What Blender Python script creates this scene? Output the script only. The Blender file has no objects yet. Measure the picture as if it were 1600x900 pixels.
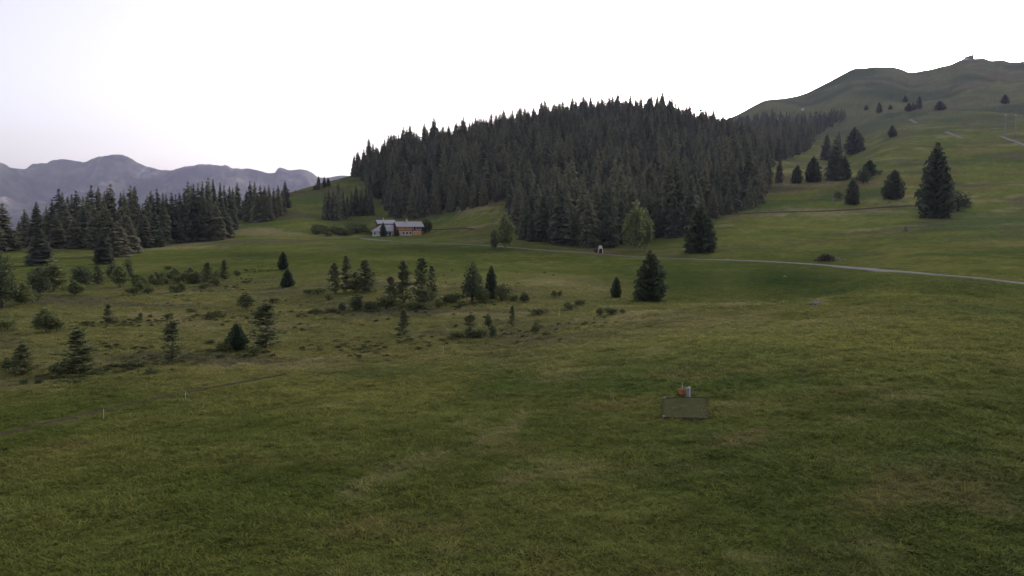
import bpy, math, random
import numpy as np
from mathutils import Vector, Matrix

# ------------------------------------------------------------------ camera, sky, sun, exposure
sc = bpy.context.scene
F, CX, CY, YH = 1256.0, 800.0, 450.0, 345.0          # focal length and image centre for a 1600x900 frame, horizon row
CAM_H = 9.0
TH = math.atan((CY - YH) / F)
cam_d = bpy.data.cameras.new('camera')
cam_d.sensor_width = 36.0
cam_d.lens = 36.0 * F / 1600.0
cam_d.clip_start, cam_d.clip_end = 0.5, 60000.0
cam = bpy.data.objects.new('camera', cam_d)
sc.collection.objects.link(cam)
cam.location = (0, 0, CAM_H)
cam.rotation_euler = (math.pi / 2 - TH, 0, 0)
sc.camera = cam

SUN_AZ, SUN_EL = math.radians(30.0), math.radians(13.0)      # clockwise from the view direction
w = bpy.data.worlds.new('World'); sc.world = w; w.use_nodes = True
nt = w.node_tree; nt.nodes.clear()
sky = nt.nodes.new('ShaderNodeTexSky'); sky.sky_type = 'NISHITA'; sky.sun_disc = False
sky.sun_elevation = SUN_EL; sky.sun_rotation = SUN_AZ
sky.altitude = 1400; sky.air_density = 1.0; sky.dust_density = 9.0; sky.ozone_density = 2.2
hs = nt.nodes.new('ShaderNodeHueSaturation'); hs.inputs['Saturation'].default_value = 0.42
wb = nt.nodes.new('ShaderNodeMix'); wb.data_type = 'RGBA'; wb.blend_type = 'MULTIPLY'
wb.inputs['Factor'].default_value = 1.0; wb.inputs[7].default_value = (1.05, 0.958, 0.98, 1)
bg = nt.nodes.new('ShaderNodeBackground'); bg.inputs['Strength'].default_value = 0.12
wo = nt.nodes.new('ShaderNodeOutputWorld')
nt.links.new(sky.outputs[0], hs.inputs['Color']); nt.links.new(hs.outputs[0], wb.inputs[6])
nt.links.new(wb.outputs[2], bg.inputs[0]); nt.links.new(bg.outputs[0], wo.inputs[0])

sun_d = bpy.data.lights.new('sun', 'SUN'); sun_d.energy = 1.0; sun_d.angle = math.radians(24); sun_d.color = (1, 0.93, 0.84)
sun = bpy.data.objects.new('sun', sun_d); sc.collection.objects.link(sun)
sd = Vector((math.sin(SUN_AZ) * math.cos(SUN_EL), math.cos(SUN_AZ) * math.cos(SUN_EL), math.sin(SUN_EL)))
sun.rotation_euler = sd.to_track_quat('Z', 'Y').to_euler()

vs = sc.view_settings
vs.view_transform = 'Standard'; vs.look = 'None'; vs.gamma = 1.0; vs.use_curve_mapping = False
vs.exposure = 1.33
sc.cycles.use_denoising = True
sc.cycles.max_bounces = 4; sc.cycles.diffuse_bounces = 2; sc.cycles.volume_bounces = 0; sc.cycles.transparent_max_bounces = 8

# ------------------------------------------------------------------ small helpers
C = sc.collection
random.seed(7)
RNG = np.random.default_rng(11)

def smooth(a, b, x):
    t = np.clip((x - a) / (b - a), 0, 1); return t * t * (3 - 2 * t)

def _hash(ix, iy, seed):
    h = (ix.astype(np.int64) * 374761393 + iy.astype(np.int64) * 668265263 + seed * 974711 + 1013904223) & 0xffffffff
    h = ((h ^ (h >> 13)) * 1274126177) & 0xffffffff
    h = ((h ^ (h >> 16)) * 2246822519) & 0xffffffff
    return ((h ^ (h >> 15)) & 0xffff) / 32767.5 - 1.0

def vnoise(x, y, seed=0):
    x = np.asarray(x, float); y = np.asarray(y, float)
    c, s = math.cos(seed * 1.7 + .5), math.sin(seed * 1.7 + .5)
    x, y = x * c - y * s, x * s + y * c
    ix = np.floor(x).astype(np.int64); iy = np.floor(y).astype(np.int64)
    fx, fy = x - ix, y - iy
    u = fx ** 3 * (fx * (fx * 6 - 15) + 10); v = fy ** 3 * (fy * (fy * 6 - 15) + 10)
    a, b = _hash(ix, iy, seed), _hash(ix + 1, iy, seed)
    c2, d = _hash(ix, iy + 1, seed), _hash(ix + 1, iy + 1, seed)
    return (a + (b - a) * u) * (1 - v) + (c2 + (d - c2) * u) * v

def fbm(x, y, scale, octv=4, seed=0, gain=.5):
    r = 0; a = 1; n = 0
    for o in range(octv):
        r = r + a * vnoise(np.asarray(x) / scale, np.asarray(y) / scale, seed + o * 7); n += a
        a *= gain; scale /= 2.03
    return r / n

def pchip(xk, yk, x):
    xk = np.asarray(xk, float); yk = np.asarray(yk, float); x = np.asarray(x, float)
    h = np.diff(xk); d = np.diff(yk) / h
    m = np.zeros_like(yk)
    for i in range(1, len(xk) - 1):
        if d[i - 1] * d[i] > 0:
            w1 = 2 * h[i] + h[i - 1]; w2 = h[i] + 2 * h[i - 1]
            m[i] = (w1 + w2) / (w1 / d[i - 1] + w2 / d[i])
    m[0], m[-1] = d[0], d[-1]
    x = np.clip(x, xk[0], xk[-1])
    i = np.clip(np.searchsorted(xk, x) - 1, 0, len(xk) - 2)
    t = (x - xk[i]) / h[i]
    return ((1 + 2 * t) * (1 - t) ** 2 * yk[i] + t * (1 - t) ** 2 * h[i] * m[i]
            + t * t * (3 - 2 * t) * yk[i + 1] + t * t * (t - 1) * h[i] * m[i + 1])

def ray(px, py):
    """view direction of an image point as (x/y, z/y)"""
    X = (np.asarray(px, float) - CX) / F; Y = -(np.asarray(py, float) - CY) / F
    yy = math.cos(TH) + Y * math.sin(TH); zz = -math.sin(TH) + Y * math.cos(TH)
    return X / yy, zz / yy

def project(x, y, z):
    z = z - CAM_H
    dep = y * math.cos(TH) - z * math.sin(TH); up = y * math.sin(TH) + z * math.cos(TH)
    dep = np.maximum(dep, 1e-3)
    return CX + F * x / dep, CY - F * up / dep

# ------------------------------------------------------------------ the lie of the land: survey profiles (distance, level) per bearing
PROF = {
 -500: [(8,1600),(20,905),(30,720),(45,605),(60,545),(80,502),(110,464),(150,434),(200,412),(260,398),(340,394),(420,402),(600,430),(1000,465),(3000,445),(7000,430)],
 0:   [(8,1600),(20,905),(30,720),(45,606),(60,547),(80,502),(110,463),(150,432),(200,409),(260,394),(340,385),(420,392),(600,425),(1000,462),(3000,445),(7000,430)],
 200: [(8,1600),(20,905),(30,722),(45,610),(60,552),(80,507),(110,466),(150,434),(200,411),(260,393),(320,380),(400,375),(500,388),(700,415),(1000,446),(3000,445),(7000,430)],
 330: [(8,1600),(20,905),(30,724),(45,613),(60,555),(80,509),(110,467),(150,433),(200,409),(260,390),(320,374),(400,358),(470,350),(560,356),(700,385),(1000,430),(3000,440),(7000,430)],
 400: [(8,1600),(20,905),(30,724),(45,614),(60,556),(80,510),(110,467),(150,432),(200,406),(260,386),(320,368),(380,352),(450,333),(530,317),(600,316),(750,355),(1000,415),(3000,440),(7000,430)],
 460: [(8,1600),(20,905),(30,724),(45,614),(60,556),(80,510),(110,466),(150,430),(200,404),(260,386),(320,369),(380,350),(450,325),(530,301),(590,297),(750,335),(1000,400),(3000,440),(7000,430)],
 545: [(8,1600),(20,903),(30,722),(45,612),(60,554),(80,508),(110,463),(150,427),(200,401),(260,383),(320,372),(380,358),(440,336),(500,309),(560,285),(620,274),(720,296),(1000,370),(3000,430),(7000,430)],
 600: [(8,1600),(20,902),(30,721),(45,611),(60,553),(80,507),(110,462),(150,427),(200,400),(260,384),(310,373.5),(345,367),(400,350),(470,322),(540,288),(620,260),(690,247),(800,262),(1000,330),(3000,420),(7000,430)],
 660: [(8,1600),(20,901),(30,720),(45,610),(60,552),(80,506),(110,462),(150,428),(200,401),(260,385),(310,373.5),(345,366),(400,345),(470,314),(540,284),(620,255),(700,239),(800,250),(1000,300),(3000,410),(7000,430)],
 740: [(8,1600),(20,900),(30,718),(45,607),(60,549),(80,504),(110,462),(150,430),(200,402),(250,384),(300,367),(350,346),(400,325),(470,298),(560,264),(650,238),(740,227),(850,240),(1100,300),(3000,400),(7000,430)],
 800: [(8,1600),(20,899),(30,717),(45,604),(60,546),(80,502),(110,463),(150,433),(200,405),(240,388),(290,366),(340,344),(390,320),(470,290),(560,256),(660,226),(760,212),(900,226),(1200,300),(3000,400),(7000,430)],
 900: [(8,1600),(20,897),(30,715),(45,596),(60,537),(80,493),(110,463),(150,436),(200,409),(225,397),(250,388),(290,372),(350,345),(430,305),(520,264),(620,226),(720,194),(780,188),(900,200),(1200,270),(3000,390),(7000,430)],
 1000:[(8,1600),(20,893),(30,710),(40,621),(55,544),(70,503),(85,478),(94,479),(104,477),(128,456),(160,429),(200,409),(228,401),(250,391),(290,376),(350,345),(430,304),(520,262),(620,223),(720,191),(780,186),(950,202),(1300,240),(3000,390),(7000,430)],
 1100:[(8,1600),(20,889),(30,702),(40,611),(55,534),(70,493),(82,475),(90,481),(105,478),(130,450),(165,425),(200,410),(217,404.5),(240,390),(280,367),(330,345),(360,333),(420,310),(500,280),(600,246),(720,214),(800,207),(950,214),(1300,205),(1500,198),(2000,230),(3500,370),(7000,430)],
 1200:[(8,1600),(20,885),(30,692),(40,600),(55,523),(70,485),(80,471),(88,478),(105,475),(130,448),(165,424),(190,412.5),(203,408),(230,390),(280,362),(330,341),(355,331),(400,310),(460,285),(520,263),(560,257),(620,261),(750,240),(1000,215),(1300,190),(1500,170),(1650,163),(2100,200),(3500,360),(7000,430)],
 1300:[(8,1600),(20,880),(30,684),(40,590),(55,513),(70,476),(80,463),(88,471),(105,468),(130,447),(160,428),(185,415),(220,395),(270,368),(320,342),(345,330),(400,306),(450,286),(500,269),(540,262),(560,261),(640,262),(750,249),(900,225),(1200,190),(1500,150),(1750,120),(2200,160),(3500,350),(7000,430)],
 1400:[(8,1600),(20,876),(30,679),(40,583),(55,504),(70,465),(80,451),(90,445),(105,438),(130,429),(150,424),(190,402),(240,375),(300,345),(340,328),(400,300),(460,275),(540,250),(640,225),(720,217),(800,210),(1000,185),(1300,155),(1600,122),(1800,106),(2300,140),(3500,340),(7000,430)],
 1500:[(8,1600),(20,873),(30,675),(40,578),(55,502),(70,464),(85,447),(100,440),(118,435),(132,431.5),(170,405),(220,378),(280,350),(340,326),(420,290),(520,255),(640,225),(740,210),(850,195),(1000,175),(1300,145),(1600,113),(1850,94),(2300,130),(3500,340),(7000,430)],
 1600:[(8,1600),(20,870),(30,671),(40,577),(55,507),(70,474),(85,458),(100,450),(112,446),(121,442),(160,410),(210,382),(270,352),(340,322),(420,285),(520,248),(620,222),(680,215),(800,195),(1000,170),(1300,140),(1600,113),(1850,97),(2300,130),(3500,340),(7000,430)],
 2100:[(8,1600),(20,850),(30,650),(40,560),(55,500),(70,472),(85,460),(100,455),(121,448),(160,412),(210,380),(270,348),(340,316),(420,280),(520,242),(680,205),(800,185),(1000,160),(1300,130),(1600,110),(1850,100),(2300,130),(3500,340),(7000,430)],
}
LD0, LD1, ND, NU = math.log(8), math.log(7000), 420, 640
_cols = sorted(PROF)
_uc = np.array([ray(c, YH)[0] for c in _cols])
_ld = np.linspace(LD0, LD1, ND)
_raw = np.array([pchip(np.log([k[0] for k in PROF[c]]), [ray(CX, k[1])[1] for k in PROF[c]], _ld) for c in _cols])
_ug = np.linspace(_uc[0], _uc[-1], NU)
_tab = np.array([pchip(_uc, _raw[:, j], _ug) for j in range(ND)]).T          # (NU, ND)
def _blur(a, n, axis):
    k = np.hanning(n + 2)[1:-1]; k /= k.sum(); p = n // 2
    pad = [(0, 0), (0, 0)]; pad[axis] = (p, p)
    return np.apply_along_axis(lambda v: np.convolve(v, k, 'valid'), axis, np.pad(a, pad, mode='edge'))
_tab = _blur(_tab, 19, 0)
_tab = _blur(_tab, 5, 1)

# the high ridge on the right keeps its two humps and the notch between them
RIDGE = [(1100,200),(1170,171),(1200,156),(1250,149),(1290,131),(1320,115),(1338,107),(1350,106.5),(1372,104.5),(1392,104.5),(1408,108),(1425,113.5),(1445,110),(1470,104),(1488,99),(1498,94),(1512,91),(1535,90),(1550,94),(1562,93),(1580,97),(1600,96),(1700,100),(2100,100)]
_far = _ld > math.log(1250)
_want = pchip([ray(p, 100)[0] for p, _ in RIDGE], [ray(CX, q)[1] for _, q in RIDGE], _ug)
_have = _tab[:, _far].max(axis=1)
_on = smooth(float(ray(1120, 150)[0]), float(ray(1190, 150)[0]), _ug)
_tab = _tab + (_on * (_want - _have))[:, None] * smooth(math.log(950), math.log(1600), _ld)[None, :]

def _look(u, D):
    fu = np.clip((u - _ug[0]) / (_ug[-1] - _ug[0]) * (NU - 1), 0, NU - 1.001)
    fd = np.clip((np.log(np.maximum(D, 8.0)) - LD0) / (LD1 - LD0) * (ND - 1), 0, ND - 1.001)
    i, j = fu.astype(int), fd.astype(int); a, b = fu - i, fd - j
    s = (_tab[i, j] * (1 - a) + _tab[i + 1, j] * a) * (1 - b) + (_tab[i, j + 1] * (1 - a) + _tab[i + 1, j + 1] * a) * b
    return CAM_H + s * np.maximum(D, 8.0)

PHI0 = math.radians(40)
def base_h(x, y):
    x = np.asarray(x, float); y = np.asarray(y, float)
    phi = np.arctan2(x, y); r = np.hypot(x, y)
    pc = np.clip(phi, -PHI0, PHI0)
    D = r * np.cos(pc); z = _look(np.tan(pc), D)
    zl, zr = _look(np.full_like(r, -math.tan(PHI0)), r * math.cos(PHI0)), _look(np.full_like(r, math.tan(PHI0)), r * math.cos(PHI0))
    t = smooth(PHI0, math.pi, np.abs(phi))
    return z * (1 - t) + (zl + zr) * .5 * t

def hit(px, py, hf, dmin=10, dmax=6000):
    """where the sight line through an image point first meets the land"""
    u, s = ray(px, py); u = float(u); s = float(s)
    D = np.exp(np.linspace(math.log(dmin), math.log(dmax), 900))
    g = hf(u * D, D) - (CAM_H + s * D)
    k = np.nonzero(g >= 0)[0]
    if len(k) == 0: return None
    k = k[0]
    if k == 0: d = D[0]
    else:
        t = g[k - 1] / (g[k - 1] - g[k]); d = D[k - 1] + t * (D[k] - D[k - 1])
    return float(u * d), float(d)

# roads and paths (traced as image points, laid on the land)
ROADS = {
 'road': ([(566,373),(600,376),(640,378.5),(680,380.5),(720,382),(760,384),(800,387),(850,391),(900,394),(950,398),(1000,401.5),(1050,404),(1100,405.5),(1150,407),(1200,409),(1250,412),(1300,415.5),(1350,420),(1400,424.5),(1450,428.5),(1500,432.5),(1550,437.5),(1600,443),(1680,452)], 3.4),
 'hillside_lane': ([(1100,341),(1130,336),(1160,333.5),(1200,332),(1250,330.5),(1300,329.5),(1340,327),(1380,324),(1430,321.5)], 4.2),
 'trodden_track': ([(-60,692),(0,680),(60,667),(110,652),(200,633),(300,611),(380,597),(450,584)], 0.45),
 'gravel_path': ([(1478,206),(1490,211),(1504,216.5)], 5.0),
 'stony_path': ([(1566,213.5),(1583,220),(1600,227),(1625,238)], 4.0),
 'field_path': ([(676,358.5),(700,358),(730,357),(742,359)], 2.4),
 'upper_path': ([(1422,187),(1427,190),(1432,193)], 6.0),
}
RP = {}
for k, (pts, wd) in ROADS.items():
    q = [hit(a, b, base_h) for a, b in pts]
    q = np.array([v for v in q if v])
    d = np.r_[0, np.cumsum(np.hypot(*np.diff(q, axis=0).T))]
    n = max(6, int(d[-1] / max(1.0, wd * .4)))
    tt = np.linspace(0, d[-1], n)
    qx, qy = pchip(d, q[:, 0], tt), pchip(d, q[:, 1], tt)
    for _ in range(6):
        qx[1:-1] = (qx[:-2] + 2 * qx[1:-1] + qx[2:]) / 4; qy[1:-1] = (qy[:-2] + 2 * qy[1:-1] + qy[2:]) / 4
    RP[k] = np.c_[qx, qy]

def road_mask(x, y):
    """0 on a road, 1 away from it: relief is graded off along the roads"""
    m = np.ones_like(np.asarray(x, float))
    for k, q in RP.items():
        wd = ROADS[k][1]
        sub = q[::max(1, int(2.0 / max(1.0, wd * .4)))]
        x0, x1, y0, y1 = sub[:, 0].min() - 15, sub[:, 0].max() + 15, sub[:, 1].min() - 15, sub[:, 1].max() + 15
        sel = np.nonzero((x > x0) & (x < x1) & (y > y0) & (y < y1))[0] if m.ndim else []
        if len(sel) == 0: continue
        xs, ys = x[sel], y[sel]; dm = np.full(len(sel), 1e9)
        for px_, py_ in sub: np.minimum(dm, (xs - px_) ** 2 + (ys - py_) ** 2, out=dm)
        m[sel] = np.minimum(m[sel], .06 + .94 * smooth(wd * .7, wd * .7 + 6, np.sqrt(dm)))
    return m

def land(x, y):
    x = np.atleast_1d(np.asarray(x, float)).ravel(); y = np.atleast_1d(np.asarray(y, float)).ravel()
    r = np.hypot(x, y)
    near = 1 - smooth(160, 330, r)
    moor = smooth(48, 62, r) * (1 - smooth(115, 160, r)) * (1 - smooth(-12, 12, x - 8))
    z = base_h(x, y)
    rel = near * (.11 * fbm(x, y, 7.0, 3, 3) + .075 * fbm(x, y, 1.5, 3, 5) * (1 + moor))
    rel = rel + smooth(35, 90, r) * near * .22 * fbm(x, y, 24, 3, 8)
    far = smooth(150, 420, r)
    rel = rel + far * (1.5 * fbm(x, y, 55, 4, 21) + 0.0)
    vf = smooth(650, 1500, r)
    top = 1 - .85 * smooth(1450, 1700, r) * (1 - smooth(2300, 2800, r))
    rel = rel + vf * top * (13 * fbm(x, y, 240, 5, 33) - 20 * np.abs(fbm(x * 1.0, y * .4, 150, 4, 41)))
    return z + rel * road_mask(x, y)

def zone(px, py, blobs):
    m = np.zeros_like(px)
    for (cx, cy, rx, ry, a) in blobs:
        m = np.maximum(m, a * np.exp(-(((px - cx) / rx) ** 2 + ((py - cy) / ry) ** 2)))
    return m
def strip(px, py, pts, wpx):
    pts = np.array(pts, float); dm = np.full_like(px, 1e9)
    for (x0, y0), (x1, y1) in zip(pts[:-1], pts[1:]):
        L2 = (x1 - x0) ** 2 + (y1 - y0) ** 2
        t = np.clip(((px - x0) * (x1 - x0) + (py - y0) * (y1 - y0)) / L2, 0, 1)
        dm = np.minimum(dm, np.hypot(px - x0 - t * (x1 - x0), py - y0 - t * (y1 - y0)))
    return np.exp(-(dm / wpx) ** 2)

GREEN = np.array([.060, .076, .0150]); LUSH = np.array([.043, .070, .0160]); OLIVE = np.array([.093, .099, .0230])
STRAW = np.array([.155, .140, .058]); RUST = np.array([.098, .074, .030]); HEATH = np.array([.058, .056, .028])
def lerp(a, b, t): return a + (b - a) * np.asarray(t)[:, None]
def land_color(x, y, z):
    """what grows where: lush, poor, dry and heathy turf"""
    px, py = project(x, y, z)
    r = np.hypot(x, y)
    n1 = fbm(x, y, 38, 4, 51); n2 = fbm(x, y, 9, 4, 57); n3 = fbm(x, y, 2.6, 3, 61); n4 = fbm(x, y, 17, 4, 71)
    c = np.tile(GREEN, (len(x), 1))
    c = lerp(c, OLIVE, smooth(-.25, .5, n1 + .6 * n2))
    c = lerp(c, LUSH, .8 * smooth(.1, .55, n4 - .3 * n2))
    c = lerp(c, RUST, .45 * smooth(.1, .65, fbm(x, y * 1.5, 5.5, 4, 63) * .8 + n4 * .45 + .3 * n3 - .12))
    c = lerp(c, STRAW, .3 * smooth(.3, .8, fbm(x, y * 1.6, 4, 4, 81) + .35 * n3))
    moor = smooth(46, 60, r) * (1 - smooth(125, 175, r)) * (1 - smooth(0, 30, x - .02 * r))
    c = lerp(c, OLIVE * np.array([1.02, .93, 1.25]), .75 * moor)
    c = lerp(c, HEATH, .8 * moor * smooth(.0, .4, fbm(x, y * 2.2, 16, 4, 91) + .2 * n3))
    c = lerp(c, STRAW * .85, moor * .6 * smooth(.22, .5, fbm(x, y * 1.6, 11, 4, 95)))
    # hills: poorer, paler pasture higher up
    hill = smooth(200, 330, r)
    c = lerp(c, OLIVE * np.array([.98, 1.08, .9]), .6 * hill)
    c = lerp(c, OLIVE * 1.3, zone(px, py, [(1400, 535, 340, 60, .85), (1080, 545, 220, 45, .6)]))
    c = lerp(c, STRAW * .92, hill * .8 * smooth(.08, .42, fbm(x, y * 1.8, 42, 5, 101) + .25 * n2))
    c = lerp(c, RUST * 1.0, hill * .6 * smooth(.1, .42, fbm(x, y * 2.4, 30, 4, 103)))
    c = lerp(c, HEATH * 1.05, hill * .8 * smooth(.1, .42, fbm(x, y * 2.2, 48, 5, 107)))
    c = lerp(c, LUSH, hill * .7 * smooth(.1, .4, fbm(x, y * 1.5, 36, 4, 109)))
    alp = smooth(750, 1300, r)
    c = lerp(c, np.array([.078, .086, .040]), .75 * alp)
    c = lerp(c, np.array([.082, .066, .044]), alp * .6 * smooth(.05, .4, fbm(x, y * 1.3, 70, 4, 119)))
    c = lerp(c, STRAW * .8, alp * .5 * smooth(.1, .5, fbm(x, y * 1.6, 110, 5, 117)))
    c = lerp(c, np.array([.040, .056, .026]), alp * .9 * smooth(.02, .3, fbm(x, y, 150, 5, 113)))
    s = np.maximum.reduce([
        .75 * zone(px, py, [(745, 327, 70, 11, 1), (860, 443, 42, 9, .8), (930, 452, 40, 4, .7), (1260, 272, 70, 11, .8), (1400, 316, 60, 6, .8), (1300, 340, 90, 6, .4), (590, 282, 30, 20, .5), (1160, 500, 220, 18, .5), (1020, 492, 60, 8, .5)]),
        .4 * strip(px, py, [(545, 772), (600, 742), (690, 712), (800, 672), (860, 592), (930, 574), (1060, 545)], 13) * smooth(-.15, .3, n3 + n2),
        .6 * strip(px, py, [(960, 492), (1080, 480), (1200, 474), (1290, 468)], 5)])
    c = lerp(c, STRAW, s * smooth(-.5, .25, n3 + .5 * n2))
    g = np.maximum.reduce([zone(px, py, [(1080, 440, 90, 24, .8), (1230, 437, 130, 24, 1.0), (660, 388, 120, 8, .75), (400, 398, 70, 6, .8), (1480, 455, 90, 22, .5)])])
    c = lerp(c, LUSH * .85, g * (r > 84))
    h = zone(px, py, [(950, 392, 60, 6, .8), (1100, 640, 25, 4, .3), (1320, 715, 60, 14, .3), (440, 720, 110, 8, .45), (1085, 372, 40, 5, .7)])
    c = lerp(c, RUST, h * smooth(-.4, .3, n3))
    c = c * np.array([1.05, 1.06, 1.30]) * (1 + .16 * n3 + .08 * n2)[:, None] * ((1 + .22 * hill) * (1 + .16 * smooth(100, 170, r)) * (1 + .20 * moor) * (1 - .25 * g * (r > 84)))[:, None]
    return np.clip(c, .005, .4)

# ------------------------------------------------------------------ material helpers
def new_mat(name):
    m = bpy.data.materials.new(name); m.use_nodes = True
    t = m.node_tree; b = t.nodes['Principled BSDF']
    b.inputs['Specular IOR Level'].default_value = .2
    return m, t, b
def mixrgb(t, mode, fac, a, b):
    n = t.nodes.new('ShaderNodeMix'); n.data_type = 'RGBA'; n.blend_type = mode
    for sock, v in ((n.inputs['Factor'], fac), (n.inputs[6], a), (n.inputs[7], b)):
        if hasattr(v, 'links') or hasattr(v, 'is_linked'): t.links.new(v, sock)
        elif isinstance(v, (int, float)): sock.default_value = v
        else: sock.default_value = (*v, 1) if len(v) == 3 else v
    return n.outputs[2]
def noise_node(t, scale, detail=4, coord='Object', rough=.6, stretch=None):
    tc = t.nodes.new('ShaderNodeTexCoord'); n = t.nodes.new('ShaderNodeTexNoise')
    n.inputs['Scale'].default_value = scale; n.inputs['Detail'].default_value = detail; n.inputs['Roughness'].default_value = rough
    if coord == 'World':
        g = t.nodes.new('ShaderNodeNewGeometry'); src = g.outputs['Position']
    else: src = tc.outputs[coord]
    if stretch:
        mp = t.nodes.new('ShaderNodeMapping'); mp.inputs['Scale'].default_value = stretch
        t.links.new(src, mp.inputs['Vector']); src = mp.outputs[0]
    t.links.new(src, n.inputs['Vector']); return n
def ramp(t, fac, stops):
    r = t.nodes.new('ShaderNodeValToRGB'); t.links.new(fac, r.inputs[0])
    e = r.color_ramp.elements
    while len(e) < len(stops): e.new(.5)
    for k, (p, c) in zip(e, stops): k.position = p; k.color = (*c, 1)
    return r.outputs[0]
def simple_mat(name, col, rough=.8, var=.25, scale=2.0, spec=.2, bump=0.0, coord='Object', stretch=None):
    m, t, b = new_mat(name)
    n = noise_node(t, scale, 5, coord, stretch=stretch)
    lo = tuple(v * (1 - var) for v in col); hi = tuple(min(1, v * (1 + var)) for v in col)
    t.links.new(ramp(t, n.outputs[0], [(.25, lo), (.75, hi)]), b.inputs['Base Color'])
    b.inputs['Roughness'].default_value = rough; b.inputs['Specular IOR Level'].default_value = spec
    if bump:
        bp = t.nodes.new('ShaderNodeBump'); bp.inputs['Strength'].default_value = bump; bp.inputs['Distance'].default_value = .05
        t.links.new(n.outputs[0], bp.inputs['Height']); t.links.new(bp.outputs[0], b.inputs['Normal'])
    return m
def ground_mat(name, attr_type='GEOMETRY'):
    m, t, b = new_mat(name)
    a = t.nodes.new('ShaderNodeAttribute'); a.attribute_name = 'turf'; a.attribute_type = attr_type
    n1 = noise_node(t, 3.2, 6, 'World', .7); n2 = noise_node(t, .55, 5, 'World', .6)
    f1 = ramp(t, n1.outputs[0], [(.25, (.45, .45, .42)), (.5, (1, 1, 1)), (.78, (1.55, 1.5, 1.35))])
    f2 = ramp(t, n2.outputs[0], [(.3, (.72, .74, .72)), (.7, (1.25, 1.22, 1.2))])
    c = mixrgb(t, 'MULTIPLY', 1.0, mixrgb(t, 'MULTIPLY', 1.0, a.outputs['Color'], f1), f2)
    t.links.new(c, b.inputs['Base Color']); b.inputs['Roughness'].default_value = 1.0; b.inputs['Specular IOR Level'].default_value = 0.0
    bp = t.nodes.new('ShaderNodeBump'); bp.inputs['Strength'].default_value = .8; bp.inputs['Distance'].default_value = .12
    t.links.new(n1.outputs[0], bp.inputs['Height']); t.links.new(bp.outputs[0], b.inputs['Normal'])
    return m
def soft_normal(t, b, k):
    """needle sprays and blades scatter light like the mass they belong to: bend the shading normal skyward"""
    g_ = t.nodes.new('ShaderNodeNewGeometry'); a_ = t.nodes.new('ShaderNodeVectorMath'); a_.operation = 'ADD'
    n_ = t.nodes.new('ShaderNodeVectorMath'); n_.operation = 'NORMALIZE'
    t.links.new(g_.outputs['Normal'], a_.inputs[0]); a_.inputs[1].default_value = (0, 0, k)
    t.links.new(a_.outputs[0], n_.inputs[0]); t.links.new(n_.outputs[0], b.inputs['Normal'])
def blade_mat(name, gain=(1, 1, 1)):
    m, t, b = new_mat(name)
    a = t.nodes.new('ShaderNodeAttribute'); a.attribute_name = 'turf'; a.attribute_type = 'INSTANCER'
    o = t.nodes.new('ShaderNodeObjectInfo')
    f = ramp(t, o.outputs['Random'], [(0, (.78, .8, .75)), (.6, (1.12, 1.12, 1.1)), (1, (1.5, 1.42, 1.2))])
    c = mixrgb(t, 'MULTIPLY', 1.0, mixrgb(t, 'MULTIPLY', 1.0, a.outputs['Color'], f), gain)
    t.links.new(c, b.inputs['Base Color']); b.inputs['Roughness'].default_value = .9; b.inputs['Specular IOR Level'].default_value = .04
    soft_normal(t, b, 1.5)
    tr = t.nodes.new('ShaderNodeBsdfTranslucent'); mx = t.nodes.new('ShaderNodeMixShader'); mx.inputs[0].default_value = .25
    t.links.new(c, tr.inputs[0]); t.links.new(b.outputs[0], mx.inputs[1]); t.links.new(tr.outputs[0], mx.inputs[2])
    t.links.new(mx.outputs[0], t.nodes['Material Output'].inputs[0])
    return m
def foliage_mat(name, c0, c1, transl=.0):
    m, t, b = new_mat(name)
    o = t.nodes.new('ShaderNodeObjectInfo'); n = noise_node(t, 9.0, 3, 'Object')
    base = ramp(t, o.outputs['Random'], [(0, c0), (1, c1)])
    f = ramp(t, n.outputs[0], [(.3, (.6, .62, .6)), (.7, (1.4, 1.38, 1.3))])
    c = mixrgb(t, 'MULTIPLY', 1.0, base, f)
    t.links.new(c, b.inputs['Base Color']); b.inputs['Roughness'].default_value = .85; b.inputs['Specular IOR Level'].default_value = .03
    soft_normal(t, b, .7)
    if transl:
        tr = t.nodes.new('ShaderNodeBsdfTranslucent'); mx = t.nodes.new('ShaderNodeMixShader'); mx.inputs[0].default_value = transl
        t.links.new(c, tr.inputs[0]); t.links.new(b.outputs[0], mx.inputs[1]); t.links.new(tr.outputs[0], mx.inputs[2])
        t.links.new(mx.outputs[0], t.nodes['Material Output'].inputs[0])
    return m

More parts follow.
